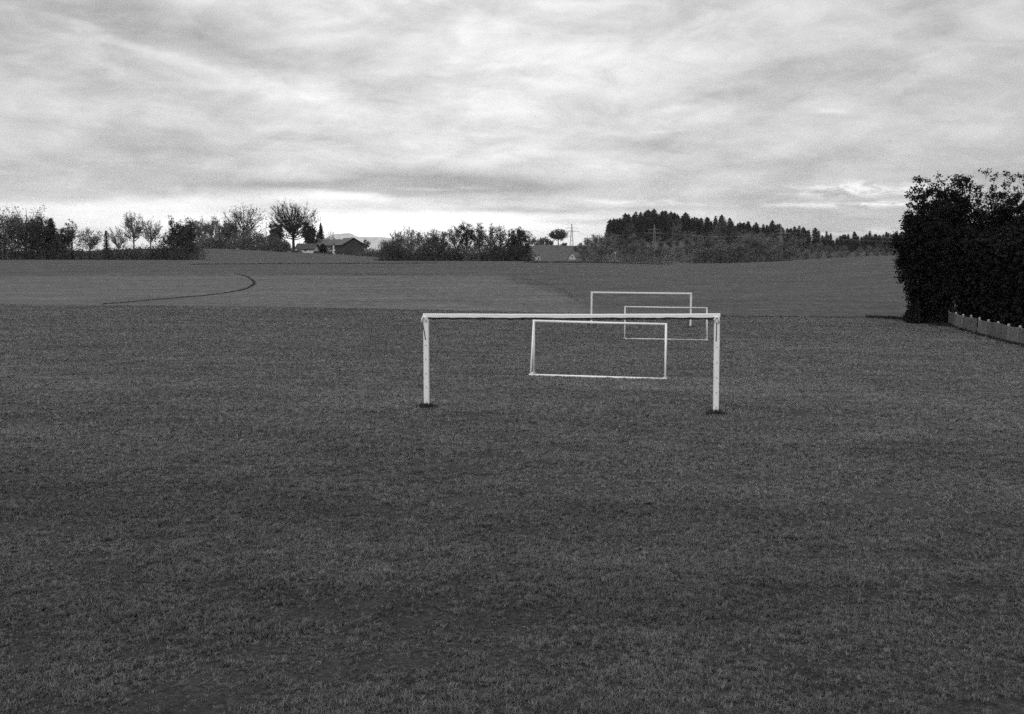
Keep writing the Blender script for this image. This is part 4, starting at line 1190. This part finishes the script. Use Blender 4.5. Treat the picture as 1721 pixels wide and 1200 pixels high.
# ---------------------------------------------------------------- the turf itself: tufts of short grass
def turf():
    proto = bpy.data.collections.new('tuft_shapes')
    for k in range(6):
        rng = np.random.default_rng(300 + k); n = 16
        a = rng.uniform(0, 6.283, n); d = rng.uniform(0, .035, n)
        c = np.stack([np.cos(a) * d, np.sin(a) * d, np.full(n, -.006)], 1)
        L = rng.uniform(.025, .055, n); ln = rng.uniform(.3, 1.3, n); b = rng.uniform(0, 6.283, n)
        out = np.stack([np.cos(b), np.sin(b), np.zeros(n)], 1)
        mid = c + out * (L * np.sin(ln * .5) * .5)[:, None] + np.stack([0 * L, 0 * L, L * .55], 1)
        tip = mid + out * (L * np.sin(ln) * .7)[:, None] + np.stack([0 * L, 0 * L, L * .5 * np.cos(ln)], 1)
        s = np.stack([-out[:, 1], out[:, 0], 0 * L], 1) * .0032
        v = np.stack([c - s, c + s, mid + s * .9, mid - s * .9, tip], 1).reshape(-1, 3)
        base = (np.arange(n) * 5)[:, None]
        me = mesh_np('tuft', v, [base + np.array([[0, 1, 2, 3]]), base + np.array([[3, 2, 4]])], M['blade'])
        o = bpy.data.objects.new('tuft', me); proto.objects.link(o)
    rng = np.random.default_rng(5)
    P, S = [], []
    tab = rng.normal(size=(256, 256))
    def vnoise(x, y):
        xi, yi = np.floor(x).astype(int), np.floor(y).astype(int); fx, fy = x - xi, y - yi
        fx, fy = fx * fx * (3 - 2 * fx), fy * fy * (3 - 2 * fy)
        g_ = lambda a, b: tab[a % 256, b % 256]
        return (g_(xi, yi) * (1 - fx) + g_(xi + 1, yi) * fx) * (1 - fy) + (g_(xi, yi + 1) * (1 - fx) + g_(xi + 1, yi + 1) * fx) * fy
    def noise2(x, y):
        return .45 * vnoise(x * .8 + 7, y * 1.1) + .4 * vnoise(x * 2.3, y * 3.0 + 9) + .5 * vnoise(x * 7.1 + 3, y * 8.3) + .25 * vnoise(x * 17, y * 19)
    y0 = 5.2
    while y0 < 98:
        y1 = y0 * 1.06
        den = 1000 * min(1, (11 / y0) ** 1.55); sc = .86 * (max(y0, 8) / 8) ** .38
        hw1 = y1 * .56 + 3
        n = int(den * (y1 - y0) * 2 * hw1)
        y = rng.uniform(y0, y1, n); x = rng.uniform(-hw1, hw1, n); y0 = y1
        k = (np.abs(x) < y * .56 + 2.5) & (y + .135 * x < 91.8)
        x, y = x[k], y[k]
        nn = noise2(x, y)
        s = sc * (.87 + .40 * nn + rng.normal(0, .16, len(x)))
        k = rng.random(len(x)) < np.clip(.86 + .42 * nn, .34, 1)
        x, y, s = x[k], y[k], np.clip(s[k], .4, 2.6)
        P.append(np.stack([x, y, ground_z(x, y)], 1)); S.append(s)
    P = np.concatenate(P); S = np.concatenate(S); print('tufts', len(P))
    me = bpy.data.meshes.new('grass'); me.vertices.add(len(P)); me.vertices.foreach_set('co', P.astype(np.float32).ravel())
    at_ = me.attributes.new('size', 'FLOAT', 'POINT'); at_.data.foreach_set('value', S.astype(np.float32))
    rt = me.attributes.new('turn', 'FLOAT_VECTOR', 'POINT')
    R = np.stack([rng.normal(0, .12, len(P)), rng.normal(0, .12, len(P)), rng.uniform(0, 6.283, len(P))], 1).astype(np.float32)
    rt.data.foreach_set('vector', R.ravel())
    o = link('grass', me)
    ng = bpy.data.node_groups.new('grass_tufts', 'GeometryNodeTree')
    ng.interface.new_socket('Geometry', in_out='INPUT', socket_type='NodeSocketGeometry')
    ng.interface.new_socket('Geometry', in_out='OUTPUT', socket_type='NodeSocketGeometry')
    N = ng.nodes; gi = N.new('NodeGroupInput'); go = N.new('NodeGroupOutput')
    ci = N.new('GeometryNodeCollectionInfo'); ci.inputs['Collection'].default_value = proto
    ci.inputs['Separate Children'].default_value = True; ci.inputs['Reset Children'].default_value = True
    ip = N.new('GeometryNodeInstanceOnPoints'); ip.inputs['Pick Instance'].default_value = True
    a1 = N.new('GeometryNodeInputNamedAttribute'); a1.data_type = 'FLOAT'; a1.inputs[0].default_value = 'size'
    a2 = N.new('GeometryNodeInputNamedAttribute'); a2.data_type = 'FLOAT_VECTOR'; a2.inputs[0].default_value = 'turn'
    rv = N.new('FunctionNodeRandomValue'); rv.data_type = 'INT'
    for s_ in rv.inputs:
        if s_.name == 'Min' and s_.type == 'INT': s_.default_value = 0
        if s_.name == 'Max' and s_.type == 'INT': s_.default_value = 5
    e2r = N.new('FunctionNodeEulerToRotation')
    Lk = ng.links.new
    Lk(gi.outputs[0], ip.inputs['Points']); Lk(ci.outputs[0], ip.inputs['Instance'])
    Lk([s_ for s_ in rv.outputs if s_.type == 'INT'][0], ip.inputs['Instance Index'])
    Lk(a2.outputs[0], e2r.inputs[0]); Lk(e2r.outputs[0], ip.inputs['Rotation']); Lk(a1.outputs[0], ip.inputs['Scale'])
    Lk(ip.outputs[0], go.inputs[0])
    md = o.modifiers.new('tufts', 'NODES'); md.node_group = ng
    tag(o, 'short clumpy grass covering the pitch', 'grass', kind='stuff')


turf()

# ---------------------------------------------------------------- air
def haze():
    b = MB(); b.box((0, 9500, 230), (34000, 24000, 520 - 0))
    m = bpy.data.materials.new('haze_air'); m.use_nodes = True; nt = m.node_tree; nt.nodes.clear()
    out = nt.nodes.new('ShaderNodeOutputMaterial'); pv = nt.nodes.new('ShaderNodeVolumePrincipled')
    pv.inputs['Color'].default_value = (.95, .95, .95, 1); pv.inputs['Density'].default_value = 4.2e-5; pv.inputs['Anisotropy'].default_value = 0.0
    nt.links.new(pv.outputs[0], out.inputs['Volume'])
    o = b.build('haze', m); tag(o, 'thin even haze over the whole country', 'haze', kind='stuff')


haze()
